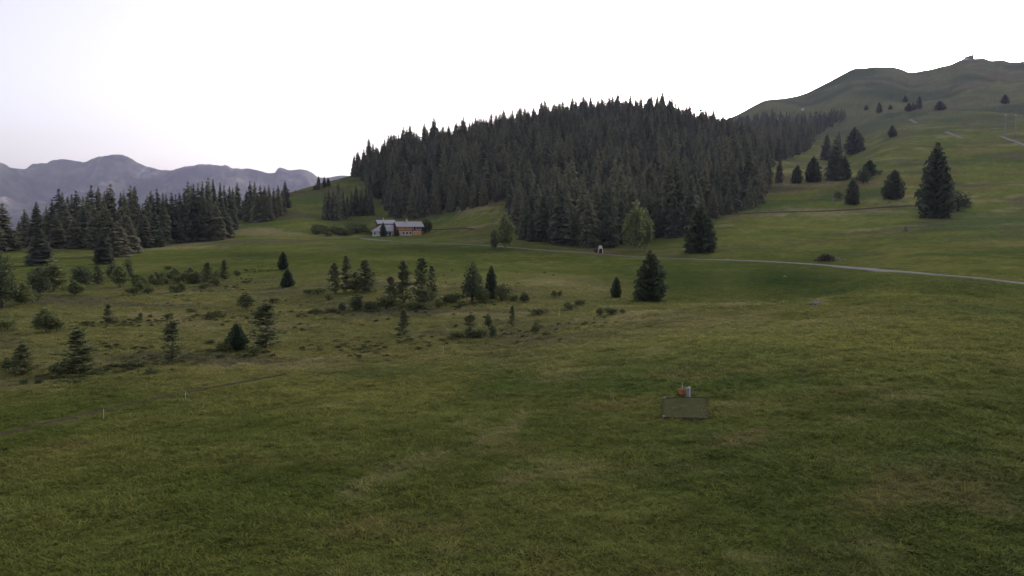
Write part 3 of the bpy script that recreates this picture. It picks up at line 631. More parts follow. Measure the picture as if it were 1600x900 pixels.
# ------------------------------------------------------------------ single trees and shrubs (foot x, tip row, foot row, width)
SINGLES = [
 # moor, nearest row
 ('pine', 38, 535, 586, 34, 'loose moor pine with pale stem at the left edge of the moor', 'moor'),
 ('shrub', 17, 550, 582, 26, 'low leafy shrub tucked against the leftmost near pine', 'moor'),
 ('pine', 122, 512, 584, 46, 'broad ragged dark pine, biggest of the near left moor trees', 'moor'),
 ('shrub', 95, 560, 585, 26, 'pale green shrub at the foot of the broad ragged pine', 'moor'),
 ('pine', 270, 492, 567, 34, 'slim see-through pine between the broad ragged pine and the dark cone', 'moor'),
 ('fir', 370, 504, 548, 30, 'dark cone-shaped conifer with a lighter shrub at its left foot', 'moor'),
 ('shrub', 353, 528, 549, 26, 'olive shrub leaning on the dark cone-shaped conifer', 'moor'),
 ('pine', 416, 464, 544, 52, 'tall gaunt pine with two pale forked stems', 'moor'),
 ('shrub', 398, 538, 556, 22, 'yellow-green low shrub below the pale forked pine', 'moor'),
 ('shrub', 328, 529, 538, 12, 'tiny dark bush alone left of the dark cone conifer', 'moor'),
 ('shrub', 37, 589, 601, 10, 'tiny yellowish bush in front of the leftmost near pine', 'moor'),
 ('shrub', 205, 564, 573, 9, 'tiny round bush in the dark ditch line left of the slim pine', 'moor'),
 ('shrub', 238, 573, 584, 18, 'flat yellowish bush just below the ditch line', 'moor'),
 # moor, second row
 ('larch', 72, 478, 519, 36, 'rounded bushy green tree alone on the left moor', 'moor'),
 ('shrub', 88, 492, 518, 18, 'small shrub joined to the rounded bushy tree', 'moor'),
 ('shrub', 12, 492, 516, 24, 'squat bush at the left frame edge behind the near pines', 'moor'),
 ('pine', 170, 474, 505, 16, 'thin pale sapling right of the rounded bushy tree', 'moor'),
 ('pine', 220, 487, 503, 10, 'very small slender sapling halfway to the slim pine', 'moor'),
 ('shrub', 134, 499, 508, 12, 'small dark cushion bush in the heath line', 'moor'),
 ('shrub', 262, 485, 500, 16, 'leaning brown bush behind the slim pine', 'moor'),
 ('shrub', 335, 483, 498, 30, 'wide low dark bush on the heath line', 'moor'),
 ('shrub', 298, 480, 488, 12, 'little grey-green bush left of the wide dark bush', 'moor'),
 ('larch', 385, 454, 483, 24, 'rounded light shrub-tree standing alone mid moor', 'moor'),
 ('shrub', 427, 463, 473, 16, 'pale low shrub right of the lone rounded shrub-tree', 'moor'),
 ('fir', 443, 392, 421, 16, 'upper one of two spruces in line on the moor', 'moor'),
 ('fir', 449, 419, 448, 22, 'lower, wider one of two spruces in line on the moor', 'moor'),
 # mid clump
 ('pine', 523, 408, 459, 26, 'sparse pine with pale stem at the left of the middle clump', 'moor'),
 ('pine', 541, 396, 457, 24, 'thinnest and tallest pine of the left middle clump', 'moor'),
 ('pine', 556, 424, 456, 20, 'short dark pine in the heart of the left middle clump', 'moor'),
 ('pine', 571, 404, 457, 36, 'broad-based pine at the right of the left middle clump', 'moor'),
 ('pine', 610, 430, 476, 26, 'shorter pine left of the three tall middle pines', 'moor'),
 ('pine', 631, 403, 474, 32, 'left one of three tall middle pines', 'moor'),
 ('pine', 660, 399, 478, 36, 'centre and tallest one of three tall middle pines', 'moor'),
 ('pine', 674, 412, 470, 22, 'right one of three tall middle pines', 'moor'),
 ('dense', 558, 457, 485, 24, 'round-topped small tree with white stem before the middle clump', 'moor'),
 ('dense', 535, 471, 486, 12, 'small dark bush left of the white-stemmed round tree', 'moor'),
 ('shrub', 517, 479, 488, 20, 'flat dark bush in the hedge-like row left of the round tree', 'moor'),
 ('shrub', 495, 480, 489, 18, 'outermost low bush of the hedge-like row', 'moor'),
 ('shrub', 581, 467, 484, 22, 'brownish bush right of the white-stemmed round tree', 'moor'),
 ('shrub', 603, 458, 484, 36, 'wide dark shrub below the shorter middle pine', 'moor'),
 ('shrub', 650, 468, 484, 30, 'low shrub under the three tall middle pines', 'moor'),
 ('shrub', 686, 463, 482, 16, 'small dark bush right of the three tall middle pines', 'moor'),
 ('shrub', 630, 470, 486, 18, 'pale shrub below the left tall middle pine', 'moor'),
 ('shrub', 480, 449, 460, 14, 'small shrub left of the left middle clump', 'moor'),
 ('shrub', 498, 446, 460, 22, 'grey-green shrub beside the left middle clump', 'moor'),
 ('shrub', 514, 457, 470, 12, 'light bush in front of the left middle clump', 'moor'),
 ('pine', 631, 481, 524, 26, 'small umbrella-topped pine with pale stem in the open moor', 'moor'),
 # right clump
 ('dense', 738, 408, 472, 34, 'large dark round-headed tree of the right moor clump', 'moor'),
 ('fir', 768, 414, 466, 24, 'pointed dark conifer beside the large round-headed tree', 'moor'),
 ('shrub', 755, 444, 473, 26, 'dark shrub between the round-headed tree and the pointed conifer', 'moor'),
 ('shrub', 713, 452, 472, 28, 'shrub at the left foot of the large round-headed tree', 'moor'),
 ('shrub', 785, 436, 471, 30, 'pale grey-green shrub right of the pointed conifer', 'moor'),
 ('shrub', 700, 456, 474, 20, 'low shrub farthest left in the right moor clump', 'moor'),
 ('shrub', 803, 457, 472, 14, 'small light bush trailing off the right moor clump', 'moor'),
 ('dense', 819, 455, 472, 16, 'little dark wedge-shaped bush right of the moor clump', 'moor'),
 ('shrub', 866, 451, 464, 9, 'left one of two tiny bushes on the dry bank', 'moor'),
 ('shrub', 874, 451, 464, 9, 'right one of two tiny bushes on the dry bank', 'moor'),
 ('fir', 963, 431, 465, 17, 'small pointed fir left of the big bushy fir', 'fir'),
 ('fir', 1014, 390, 471, 52, 'big bushy dark fir alone by the meadow hollow', 'fir'),
 ('pine', 735, 486, 528, 28, 'light feathery young tree in the right open moor', 'moor'),
 ('dense', 763, 489, 512, 12, 'egg-shaped very dark little pine on a bare stem', 'moor'),
 ('dense', 770, 506, 528, 13, 'dark bush right below the egg-shaped pine', 'moor'),
 ('shrub', 750, 512, 529, 26, 'leafy shrub between the feathery tree and the dark bush', 'moor'),
 ('shrub', 716, 514, 528, 26, 'low shrub left of the feathery young tree', 'moor'),
 ('pine', 800, 476, 510, 14, 'thin crooked pine with white stem right of the egg-shaped pine', 'moor'),
 ('shrub', 838, 503, 520, 16, 'dark bush in the ditch right of the crooked pine', 'moor'),
 ('shrub', 842, 479, 492, 34, 'sprawling thin brush beyond the ditch', 'moor'),
 ('shrub', 890, 469, 484, 26, 'grey-green shrub right of the white post', 'moor'),
 ('shrub', 906, 466, 477, 16, 'small dark shrub uphill of the grey-green shrub', 'moor'),
 ('shrub', 936, 476, 494, 12, 'upright shrub at the left end of the low thicket', 'moor'),
 ('shrub', 955, 477, 491, 24, 'low thicket shrub below the small pointed fir', 'moor'),
 ('shrub', 973, 481, 489, 12, 'last little bush of the low thicket', 'moor'),
 # meadow edge and hill
 ('dense', 772, 357, 390, 12, 'small dark cone at the road beside the pale green tree', 'edge'),
 ('larch', 789, 327, 389, 26, 'tall pale green tree at the left corner of the wood', 'edge'),
 ('larch', 992, 310, 393, 30, 'light green birch-like tree standing before the dark wood', 'edge'),
 ('larch', 1008, 322, 391, 20, 'second light green stem joined to the birch-like tree', 'edge'),
 ('fir', 1093, 318, 394, 56, 'broad dark fir alone at the foot of the wood', 'fir'),
 ('larch', 884, 345, 378, 16, 'small pale sapling in the gap of the dark wood', 'edge'),
 ('fir', 1462, 221, 340, 52, 'very large dark fir, tallest tree on the right pasture', 'fir'),
 ('dense', 1497, 296, 330, 30, 'round bush tree leaning out right of the very large fir', 'fir'),
 ('spruce', 1217, 241, 285, 13, 'narrow spruce, leftmost on the hillside terrace', 'hillside'),
 ('dense', 1206, 267, 275, 5, 'tiny bush left of the narrow terrace spruce', 'hillside'),
 ('fir', 1245, 257, 286, 18, 'small neat spruce second on the hillside terrace', 'hillside'),
 ('fir', 1270, 243, 284, 25, 'mid-sized spruce third on the hillside terrace', 'hillside'),
 ('spruce', 1304, 212, 281, 24, 'tallest dark spruce of the hillside terrace group', 'hillside'),
 ('fir', 1318, 243, 280, 24, 'wider spruce joined to the tallest terrace spruce', 'hillside'),
 ('fir', 1358, 249, 275, 22, 'round-topped conifer uphill in the terrace pair', 'hillside'),
 ('dense', 1349, 262, 286, 22, 'bushy conifer downhill in the terrace pair', 'hillside'),
 ('shrub', 1375, 263, 273, 7, 'tiny shrub right of the terrace pair', 'hillside'),
 ('fir', 1332, 277, 320, 23, 'cone-shaped spruce below the terrace, above the dark lane', 'hillside'),
 ('fir', 1397, 264, 311, 29, 'stout spruce between the terrace pair and the very large fir', 'hillside'),
 ('shrub', 1310, 296, 310, 13, 'little shrub behind the dead tree', 'hillside'),
 ('spruce', 1291, 207, 250, 20, 'dark spruce in the hollow left of the wide one', 'hillside'),
 ('spruce', 1310, 203, 246, 12, 'slim spruce in the hollow beside the wide one', 'hillside'),
 ('fir', 1335, 198, 240, 32, 'wide dark spruce in the shadowed hollow', 'hillside'),
 ('fir', 1394, 195, 214, 11, 'small lone conifer high on the open pasture', 'hillside'),
 ('fir', 1414, 148, 159, 8, 'far conifer, upper left of the small upper cluster', 'upper'),
 ('fir', 1420, 160, 174, 11, 'far conifer, lower left of the small upper cluster', 'upper'),
 ('fir', 1436, 149, 170, 9, 'far conifer, tallest of the small upper cluster', 'upper'),
 ('fir', 1427, 160, 172, 8, 'far conifer, middle of the small upper cluster', 'upper'),
 ('fir', 1468, 157, 172, 15, 'far rounded conifer right of the small upper cluster', 'upper'),
 ('fir', 1570, 147, 162, 12, 'far dark conifer beside the distant pylons', 'upper'),
 ('fir', 1374, 159, 176, 8, 'far pale conifer left of the small upper cluster', 'upper'),
 ('fir', 1353, 164, 172, 6, 'far faint conifer farthest left of the upper cluster', 'upper'),
 ('fir', 1391, 163, 171, 6, 'far faint conifer between two upper trees', 'upper'),
 # saddle
 ('spruce', 461, 296, 301, 4, 'tiny tree on the saddle skyline, left one', 'saddle'),
 ('spruce', 471, 297, 300, 3, 'tiny tree on the saddle skyline, right one', 'saddle'),
 ('spruce', 492, 288, 297, 6, 'short spruce at the left of the skyline trio', 'saddle'),
 ('spruce', 498, 274, 296, 9, 'tall left spruce of the skyline trio', 'saddle'),
 ('spruce', 507, 275, 293, 8, 'middle spruce of the skyline trio', 'saddle'),
 ('spruce', 513, 277, 291, 7, 'right spruce of the skyline trio', 'saddle'),
 # by the farmhouse
 ('fir', 599, 347, 369.5, 11, 'dark conifer standing in front of the farmhouse', 'farm'),
 ('dense', 620, 358, 369, 8, 'dark bush at the corner of the farmhouse', 'farm'),
 ('dense', 664, 340, 364, 14, 'dark round tree at the right end of the farmhouse', 'farm'),
 ('dense', 671, 342, 362, 9, 'slimmer dark tree at the right end of the farmhouse', 'farm'),
 # left edge
 ('dense', 3, 392, 482, 42, 'big dark tree cut by the left frame edge', 'left edge'),
 ('larch', 35, 438, 477, 26, 'leafy tree right of the big tree at the left frame edge', 'left edge'),
 ('dense', 62, 413, 461, 34, 'dark bushy tree in the left moor thicket', 'left thicket'),
 ('larch', 84, 402, 456, 36, 'pale loose tree behind the dark bushy thicket tree', 'left thicket'),
 ('dense', 127, 412, 448, 32, 'wide dark bushy tree in the middle of the left thicket', 'left thicket'),
 ('pine', 153, 413, 444, 20, 'small pine right of the wide dark thicket tree', 'left thicket'),
 ('dense', 175, 410, 436, 16, 'dark round crown on a pale stem in the left thicket', 'left thicket'),
 ('larch', 188, 408, 449, 22, 'light green tree with pale stems in the left thicket', 'left thicket'),
 ('dense', 200, 402, 438, 15, 'tall dark pointed tree at the right of the left thicket', 'left thicket'),
 ('larch', 118, 436, 462, 22, 'pale low tree before the wide dark thicket tree', 'left thicket'),
 ('shrub', 50, 447, 474, 22, 'low dark shrub before the dark bushy thicket tree', 'left thicket'),
 ('pine', 325, 408, 446, 22, 'narrow conifer rising from the brush band', 'brush'),
 ('pine', 351, 403, 437, 16, 'thin-tipped conifer at the right of the brush band', 'brush'),
 ('shrub', 371, 418, 433, 10, 'small bush ending the brush band', 'brush'),
 ('shrub', 262, 412, 422, 12, 'dark lone bush above the brush band', 'brush'),
]
GROUPS = {'moor': 'trees and shrubs scattered on the moor', 'fir': 'big single firs', 'edge': 'light trees along the foot of the wood', 'hillside': 'trees on the right hillside',
          'upper': 'far conifers high on the hill', 'saddle': 'trees on the saddle skyline', 'farm': 'trees by the farmhouse', 'left edge': 'trees at the left edge', 'left thicket': 'trees of the left moor thicket', 'brush': 'shrubs of the brush band'}
for (k, px, top, base, wpx, lab, g) in SINGLES:
    plant_px(k, px, top, base, wpx, lab, GROUPS[g], var={1462: 4, 1014: 5, 1093: 5}.get(px))

# brush band on the left moor: look-alike shrubs
for i in range(34):
    px = random.uniform(205, 345); base = 448 - (px - 205) * .06 + random.uniform(-10, 14)
    hh = random.uniform(9, 22)
    plant_px(random.choice(['shrub', 'shrub', 'larch']), px, base - hh, base, hh * random.uniform(.9, 1.5), 'leafy shrub in the tangled brush band on the left moor', 'look-alike shrubs of the brush band')
for i in range(22):
    px = random.uniform(492, 588); base = 369 - (px - 492) * .03 + random.uniform(-9, 2)
    hh = random.uniform(9, 15)
    plant_px('shrub', px, base - hh, base, hh * 1.5, 'brownish shrub in the dark thicket left of the farmhouse', 'look-alike shrubs left of the farmhouse')

# ------------------------------------------------------------------ woods
# the left wood, below the distant mountains: (x, tip, foot)
LEFT_WOOD = [(7,316,392,30),(-14,320,394,30),(40,326,384,18),(58,314,384,22),(75,322,384,18),(95,293,380,24),(110,306,380,18),(122,296,380,22),(134,306,380,16),(145,287,380,22),(156,290,380,18),(166,297,380,16),(178,285,384,22),(190,300,382,16),(205,287,382,20),(216,290,382,16),(226,318,386,18),(238,297,380,18),(249,293,380,20),(262,302,379,16),(272,300,378,18),(284,300,374,16),(295,281,374,18),(302,288,374,14),(311,284,372,16),(329,275,372,16),(337,279,370,16),(346,284,368,14),(360,290,360,16),(371,284,345,14),(319,292,372,14),
 (66,356,415,40),(54,372,410,22),(162,364,413,26),(174,335,400,24),(186,344,401,26),(204,338,396,22),(225,336,388,22),(243,328,386,20),(258,322,382,20),(287,318,377,20),(305,322,376,22),(322,318,376,22),(338,316,375,24),(350,322,372,20),(90,330,388,22),(108,326,386,22),(132,322,386,22),(150,318,388,22),(165,316,388,22),(30,345,388,14),(118,340,388,20),
 (386,297,340,14),(393,281,343,13),(400,283,345,13),(408,288,345,13),(414,290,346,15),(421,288,344,12),(428,292,340,12),(436,288,337,13),(447,281,325,14),(441,295,332,12),(404,300,347,14),(418,302,346,14),(390,305,345,14),(381,312,342,12),
 (-30,318,396,30),(-48,310,396,30),(84,310,384,18),(102,300,384,16),(115,302,382,16),(139,300,382,16),(172,292,384,16),(197,296,384,16),(211,292,384,16),(232,305,384,16),(256,300,382,16),(278,302,380,16),(290,292,378,16),(306,286,376,16),(317,282,376,14),(325,281,374,14),(354,288,366,14),(364,292,356,12)]
for (px, top, base, wpx) in LEFT_WOOD:
    plant_px('spruce', px, top, base, wpx * 1.25, 'tall dark spruce in the left wood below the distant mountains', 'spruces of the left wood')
# small group above the farmhouse thicket
for (px, top, base, wpx) in [(509,298,343,12),(515,294,344,13),(522,292,344,12),(530,277,343,14),(537,296,342,12),(526,300,345,13),(550,298,336,14),(557,288,336,14),(565,292,337,14),(573,288,336,14),(580,296,336,12),(543,302,338,10)]:
    plant_px('spruce', px, top, base, wpx, 'dark spruce in the small grove up-slope left of the farmhouse', 'spruces of the small grove')

# the hill wood
EDGE = [(551,277),(563,276),(572,284),(579,322),(600,324),(608,340),(640,343),(680,338),(740,326),(794,312),(797,345),(803,372),(850,381),(900,386),(925,389),(955,388),(980,382),(1010,378),(1045,375),(1078,368),(1100,346),(1122,339),(1160,331),(1188,320),(1196,300),(1202,262),(1240,252),(1262,248),(1290,235),(1308,215),(1318,196),(1322,180)]
ex, ey = np.array(EDGE, float).T
cand = []
def wood_points(n, d0, d1, p0, p1, rng):
    u0, u1 = ray(p0, 300)[0], ray(p1, 300)[0]
    D = np.sqrt(rng.uniform(d0 ** 2, d1 ** 2, n)); u = rng.uniform(u0, u1, n)
    return u * D, D
rng = np.random.default_rng(5)
X1, Y1 = wood_points(26000, 215, 800, 548, 1205, rng)
Z1 = land(X1, Y1); P1, Q1 = project(X1, Y1, Z1)
ok = (P1 > 551) & (P1 < 1204) & (Q1 < np.interp(P1, ex, ey)) & (Y1 < np.interp(P1, [550, 575, 620, 700, 800, 900, 1000, 1100, 1200], [660, 660, 700, 740, 800, 800, 800, 800, 640]))
# clearing behind the front spur
X1, Y1, Z1, P1, Q1 = [a[ok] for a in (X1, Y1, Z1, P1, Q1)]
# keep trees apart (dart throwing on a hash grid)
def thin(X, Y, dmin):
    g = {}; keep = []
    for i in range(len(X)):
        c = (int(X[i] // dmin), int(Y[i] // dmin)); good = True
        for a in (-1, 0, 1):
            for b in (-1, 0, 1):
                for j in g.get((c[0] + a, c[1] + b), ()):
                    if (X[i] - X[j]) ** 2 + (Y[i] - Y[j]) ** 2 < dmin * dmin: good = False; break
                if not good: break
            if not good: break
        if good: g.setdefault(c, []).append(i); keep.append(i)
    return np.array(keep)
kp = thin(X1, Y1, 5.0); kp = kp[vnoise(X1[kp] / 16, Y1[kp] / 16, 9) > -.72]
X1, Y1, Z1, P1, Q1 = [a[kp] for a in (X1, Y1, Z1, P1, Q1)]
H1 = 17.6 + 4.5 * vnoise(X1 / 40, Y1 / 40, 3) + rng.normal(0, 3.8, len(X1)); H1 = np.where(rng.random(len(X1)) < .16, H1 * .6, H1); H1 = H1 * np.interp(Y1, [215, 260, 420, 800], [.82, .95, 1, .95]) * np.interp(P1, [550, 600, 613], [.7, .8, 1.06])
W1 = rng.uniform(.88, 1.4, len(X1))
# which ones show: those at the lower edge of the wood, seen in front of the others
_, tipy = project(X1, Y1, Z1 + H1)
order = np.argsort(Y1)
cover = np.full(1400, 2000.0)          # highest row already covered, per image column
vis = np.zeros(len(X1))
for i in order:
    hw = max(2, int(F * H1[i] * .11 / Y1[i])); a, b = int(P1[i]) - hw, int(P1[i]) + hw
    seg = cover[a:b]
    vis[i] = np.clip(np.minimum(seg, Q1[i]) - tipy[i], 0, None).sum()
    cover[a:b] = np.minimum(seg, tipy[i] + (Q1[i] - tipy[i]) * .25)
best = np.argsort(-vis)[:195]
for i in best:
    front = Q1[i] > 352 and P1[i] > 795
    if front: lab, gr = 'dark spruce in the front spur of the hill wood beside the road', 'spruces of the front spur'
    elif P1[i] > 1020: lab, gr = 'dark spruce on the right flank of the big hill wood', 'spruces on the right flank of the hill wood'
    else: lab, gr = 'dark spruce on the left slope of the big hill wood behind the farmhouse', 'spruces on the left slope of the hill wood'
    plant('spruce', X1[i], Y1[i], Z1[i] - .3, H1[i], lab, gr, W1[i])
rest = np.setdiff1d(np.arange(len(X1)), best)

# far wood running up behind the terrace
X2, Y2 = wood_points(9000, 640, 1250, 1090, 1330, rng)
Z2 = land(X2, Y2); P2, Q2 = project(X2, Y2, Z2)
lo = np.interp(P2, [1090, 1200, 1225, 1245, 1262, 1275, 1300, 1320], [258, 257, 250, 243, 236, 213, 198, 190])
hi = np.interp(P2, [1090, 1150, 1200, 1250, 1320], [190, 188, 190, 194, 184])
ok = (P2 < 1322) & (Q2 < lo) & (Q2 > hi)
kp = np.nonzero(ok)[0]; kp = kp[thin(X2[kp], Y2[kp], 9.5)]
X2, Y2, Z2 = X2[kp], Y2[kp], Z2[kp]; H2 = rng.uniform(13, 23, len(X2))
print('wood', len(X1), 'far', len(X2), 'plants', PLANTS)

def scatter(name, P, S, R, I, meshes, label, cat=None, col=None):
    """one object of uncountable growth: copies of a few meshes set out on points by geometry nodes"""
    src = bpy.data.collections.new(name + '_source')
    for k, me in enumerate(meshes):
        src.objects.link(bpy.data.objects.new('%s_piece_%02d' % (name, k), me))
    me = bpy.data.meshes.new(name); me.vertices.add(len(P)); me.vertices.foreach_set('co', np.ascontiguousarray(P, np.float32).ravel())
    for nm, ty, key, arr in (('scl', 'FLOAT_VECTOR', 'vector', S), ('rot', 'FLOAT_VECTOR', 'vector', R), ('idx', 'INT', 'value', I)):
        a = me.attributes.new(nm, ty, 'POINT'); a.data.foreach_set(key, np.ascontiguousarray(arr, np.int32 if ty == 'INT' else np.float32).ravel())
    if col is not None: color_attr(me, col)
    o = obj(name, me); tag(o, label, cat, None, 'stuff')
    g = bpy.data.node_groups.new(name, 'GeometryNodeTree')
    g.interface.new_socket('Geometry', in_out='INPUT', socket_type='NodeSocketGeometry'); g.interface.new_socket('Geometry', in_out='OUTPUT', socket_type='NodeSocketGeometry')
    N = g.nodes; gi, go = N.new('NodeGroupInput'), N.new('NodeGroupOutput')
    ci = N.new('GeometryNodeCollectionInfo'); ci.inputs['Collection'].default_value = src; ci.inputs['Separate Children'].default_value = True; ci.inputs['Reset Children'].default_value = True
    ip = N.new('GeometryNodeInstanceOnPoints'); ip.inputs['Pick Instance'].default_value = True
    def na(nm, ty):
        n = N.new('GeometryNodeInputNamedAttribute'); n.data_type = ty; n.inputs['Name'].default_value = nm; return n.outputs['Attribute']
    er = N.new('FunctionNodeEulerToRotation')
    L = g.links
    L.new(gi.outputs[0], ip.inputs['Points']); L.new(ci.outputs[0], ip.inputs['Instance']); L.new(na('idx', 'INT'), ip.inputs['Instance Index'])
    L.new(na('rot', 'FLOAT_VECTOR'), er.inputs[0]); L.new(er.outputs[0], ip.inputs['Rotation']); L.new(na('scl', 'FLOAT_VECTOR'), ip.inputs['Scale'])
    L.new(ip.outputs[0], go.inputs[0])
    md = o.modifiers.new('scatter', 'NODES'); md.node_group = g
    return o
def tree_mass(name, X, Y, Z, H, W, label):
    n = len(X); r = np.random.default_rng(len(name))
    scatter(name, np.c_[X, Y, Z - .3], np.c_[H * W, H * W, H], np.c_[r.uniform(-.03, .03, n), r.uniform(-.03, .03, n), r.uniform(0, 6.28, n)], r.integers(0, 7, n),
            [v[2] for v in LIB['spruce']], label, 'wood')
tree_mass('hill_forest', X1[rest], Y1[rest], Z1[rest], H1[rest], W1[rest], 'mass of dark spruces covering the wooded hill')
tree_mass('far_forest', X2, Y2, Z2, H2, np.random.default_rng(3).uniform(.8, 1.3, len(X2)), 'far dark spruce wood running up behind the hillside terrace')

# ------------------------------------------------------------------ geometry helpers for built things
def box(V, Fc, x0, x1, y0, y1, z0, z1):
    b = len(V); V += [(x0, y0, z0), (x1, y0, z0), (x1, y1, z0), (x0, y1, z0), (x0, y0, z1), (x1, y0, z1), (x1, y1, z1), (x0, y1, z1)]
    Fc += [(b, b + 3, b + 2, b + 1), (b + 4, b + 5, b + 6, b + 7), (b, b + 1, b + 5, b + 4), (b + 1, b + 2, b + 6, b + 5), (b + 2, b + 3, b + 7, b + 6), (b + 3, b, b + 4, b + 7)]
def part(name, parent, mat, boxes=None, V=None, Fc=None, loc=None, rot=None):
    v, f = (V or []), (Fc or [])
    for bb in boxes or []: box(v, f, *bb)
    o = obj(name, mesh_np(name, v, f, mat), parent)
    if loc: o.location = loc
    if rot: o.rotation_euler = rot
    return o
def slab(V, Fc, quad, th):
    """a thick sheet: quad of four points, thickness downwards"""
    b = len(V); V += list(quad) + [(p[0], p[1], p[2] - th) for p in quad]
    Fc += [(b, b + 1, b + 2, b + 3), (b + 7, b + 6, b + 5, b + 4)] + [(b + i, b + 4 + i, b + 4 + (i + 1) % 4, b + (i + 1) % 4) for i in range(4)]
def empty(name, loc, rz, label, cat, group=None):
    e = obj(name, None, None, loc, rz); e.empty_display_size = .3
    return tag(e, label, cat, group)

M_white = simple_mat('white_render', (.56, .53, .48), .9, .12, 1.2)
M_orange = simple_mat('orange_timber', (.56, .28, .11), .8, .25, 3.0, stretch=(8, 1, .4))
M_red = simple_mat('dark_red_timber', (.17, .062, .055), .85, .3, 2.0, stretch=(8, 8, .5))
M_roof = simple_mat('grey_metal_roof', (.30, .295, .285), .55, .12, .7, spec=.4)
M_pale_roof = simple_mat('pale_sheet_roof', (.33, .335, .34), .5, .12, .8, spec=.4)
M_glass, _t, _b = new_mat('dark_window'); _b.inputs['Base Color'].default_value = (.012, .014, .016, 1); _b.inputs['Roughness'].default_value = .15; _b.inputs['Specular IOR Level'].default_value = .5
M_dark = simple_mat('dark_wood', (.045, .036, .03), .85, .3, 3)
M_grey = simple_mat('grey_metal', (.20, .21, .22), .5, .2, 6, spec=.4)
M_steel = simple_mat('pale_galvanised_steel', (.50, .51, .52), .45, .15, 1.0, spec=.5)
M_pyl = simple_mat('weathered_pylon_steel', (.24, .24, .245), .7, .2, .5, spec=.1)
M_stone = simple_mat('pale_stone', (.21, .205, .19), .95, .3, 3, bump=.5)
M_wood = simple_mat('weathered_wood', (.15, .115, .09), .9, .35, 6)

def window(parent, x, z, w_, h_, y=0.0):
    f = part('window', parent, M_white, [(x - w_ / 2 - .08, x + w_ / 2 + .08, y - .07, y + .02, z - .08, z), (x - w_ / 2 - .08, x + w_ / 2 + .08, y - .07, y + .02, z + h_, z + h_ + .08),
        (x - w_ / 2 - .08, x - w_ / 2, y - .07, y + .02, z, z + h_), (x + w_ / 2, x + w_ / 2 + .08, y - .07, y + .02, z, z + h_), (x - .025, x + .025, y - .06, y + .02, z, z + h_)])
    part('pane', f, M_glass, [(x - w_ / 2 + .004, x - .03, y - .03, y + .015, z + .004, z + h_ - .004), (x + .03, x + w_ / 2 - .004, y - .03, y + .015, z + .004, z + h_ - .004)])
def gable_walls(V, Fc, w_, d_, eave, ridge):
    b = len(V)
    V += [(0, 0, -1.2), (w_, 0, -1.2), (w_, d_, -1.2), (0, d_, -1.2), (0, 0, eave), (w_, 0, eave), (w_, d_, eave), (0, d_, eave)]
    Fc += [(b, b + 1, b + 5, b + 4), (b + 2, b + 3, b + 7, b + 6)]
def gable_end(x, d_, eave, ridge, th=.12):
    V = [(x, 0, -1.2), (x, d_, -1.2), (x, d_, eave), (x, d_ / 2, ridge), (x, 0, eave)]; V += [(x + th, p[1], p[2]) for p in V]
    return V, [(4, 3, 2, 1, 0), (5, 6, 7, 8, 9)] + [(i, (i + 1) % 5, 5 + (i + 1) % 5, 5 + i) for i in range(5)]
def gable_roof(parent, w_, d_, eave, ridge, oh, mat, th=.18):
    V, Fc = [], []; k = (ridge - eave) / (d_ / 2)
    e = eave - k * oh + .05; r = ridge + .05
    slab(V, Fc, [(-oh, -oh, e + .1), (w_ + oh, -oh, e + .1), (w_ + oh, d_ / 2, r + .1), (-oh, d_ / 2, r + .1)], th)
    slab(V, Fc, [(-oh, d_ / 2 + .001, r + .1), (w_ + oh, d_ / 2 + .001, r + .1), (w_ + oh, d_ + oh, e + .1), (-oh, d_ + oh, e + .1)], th)
    return part('roof', parent, mat, V=V, Fc=Fc)

# farmhouse: long two-storey house, timber over white masonry
fx, fy, fz = spot(622, 368.8)
fh = empty('farmhouse', (fx, fy, fz), math.radians(22), 'long farmhouse with grey roof, orange timber upper storey and white base', 'house')
W_, D_ = 10.6, 7.2
part('wall', fh, simple_mat('warm_plaster', (.52, .40, .31), .9, .15, 1.2), [(.12, W_ - .12, 0, D_, -1.2, 2.25)])
part('upper_wall', fh, M_orange, [(.12, 6.3, .03, D_ - .03, 2.25, 4.2)])
part('bay_wall', fh, simple_mat('pale_boards', (.42, .37, .30), .85, .2, 3), [(6.3, W_ - .12, .35, D_ - .03, 2.42, 4.2)])
V, Fc = gable_end(0, D_, 4.2, 6.0); part('gable', fh, M_red, V=V, Fc=Fc)
V, Fc = gable_end(W_ - .12, D_, 4.2, 6.0); part('gable', fh, M_dark, V=V, Fc=Fc)
part('beam', fh, M_red, [(.13, W_ - .13, -.12, .028, 2.2, 2.42)])
for xx in (.2, 6.25, W_ - .35): part('post', fh, M_red, [(xx, xx + .2, -.1, .026, -.6, 2.2 if xx == .2 else 4.15)])
part('lower_cladding', fh, M_orange, [(6.6, W_ - .5, -.06, .02, .1, 1.6)])
for xx in (2.4, 3.9, 5.4): window(fh, xx, .75, .85, .95)
window(fh, 3.2, 2.85, .6, .7, .03)
dr = part('door', fh, M_dark, [(7.0, 7.75, .28, .37, 2.44, 4.0)]); part('handle', dr, M_steel, [(7.62, 7.68, .22, .285, 3.1, 3.2)])
window(fh, 8.6, 2.85, .8, .85, .35); window(fh, 9.6, 2.85, .7, .85, .35)
rf = gable_roof(fh, W_, D_, 4.2, 6.0, .75, M_roof)
part('chimney', rf, M_white, [(4.3, 4.85, 2.7, 3.25, 5.4, 7.1), (4.22, 4.93, 2.62, 3.33, 7.1, 7.2)])

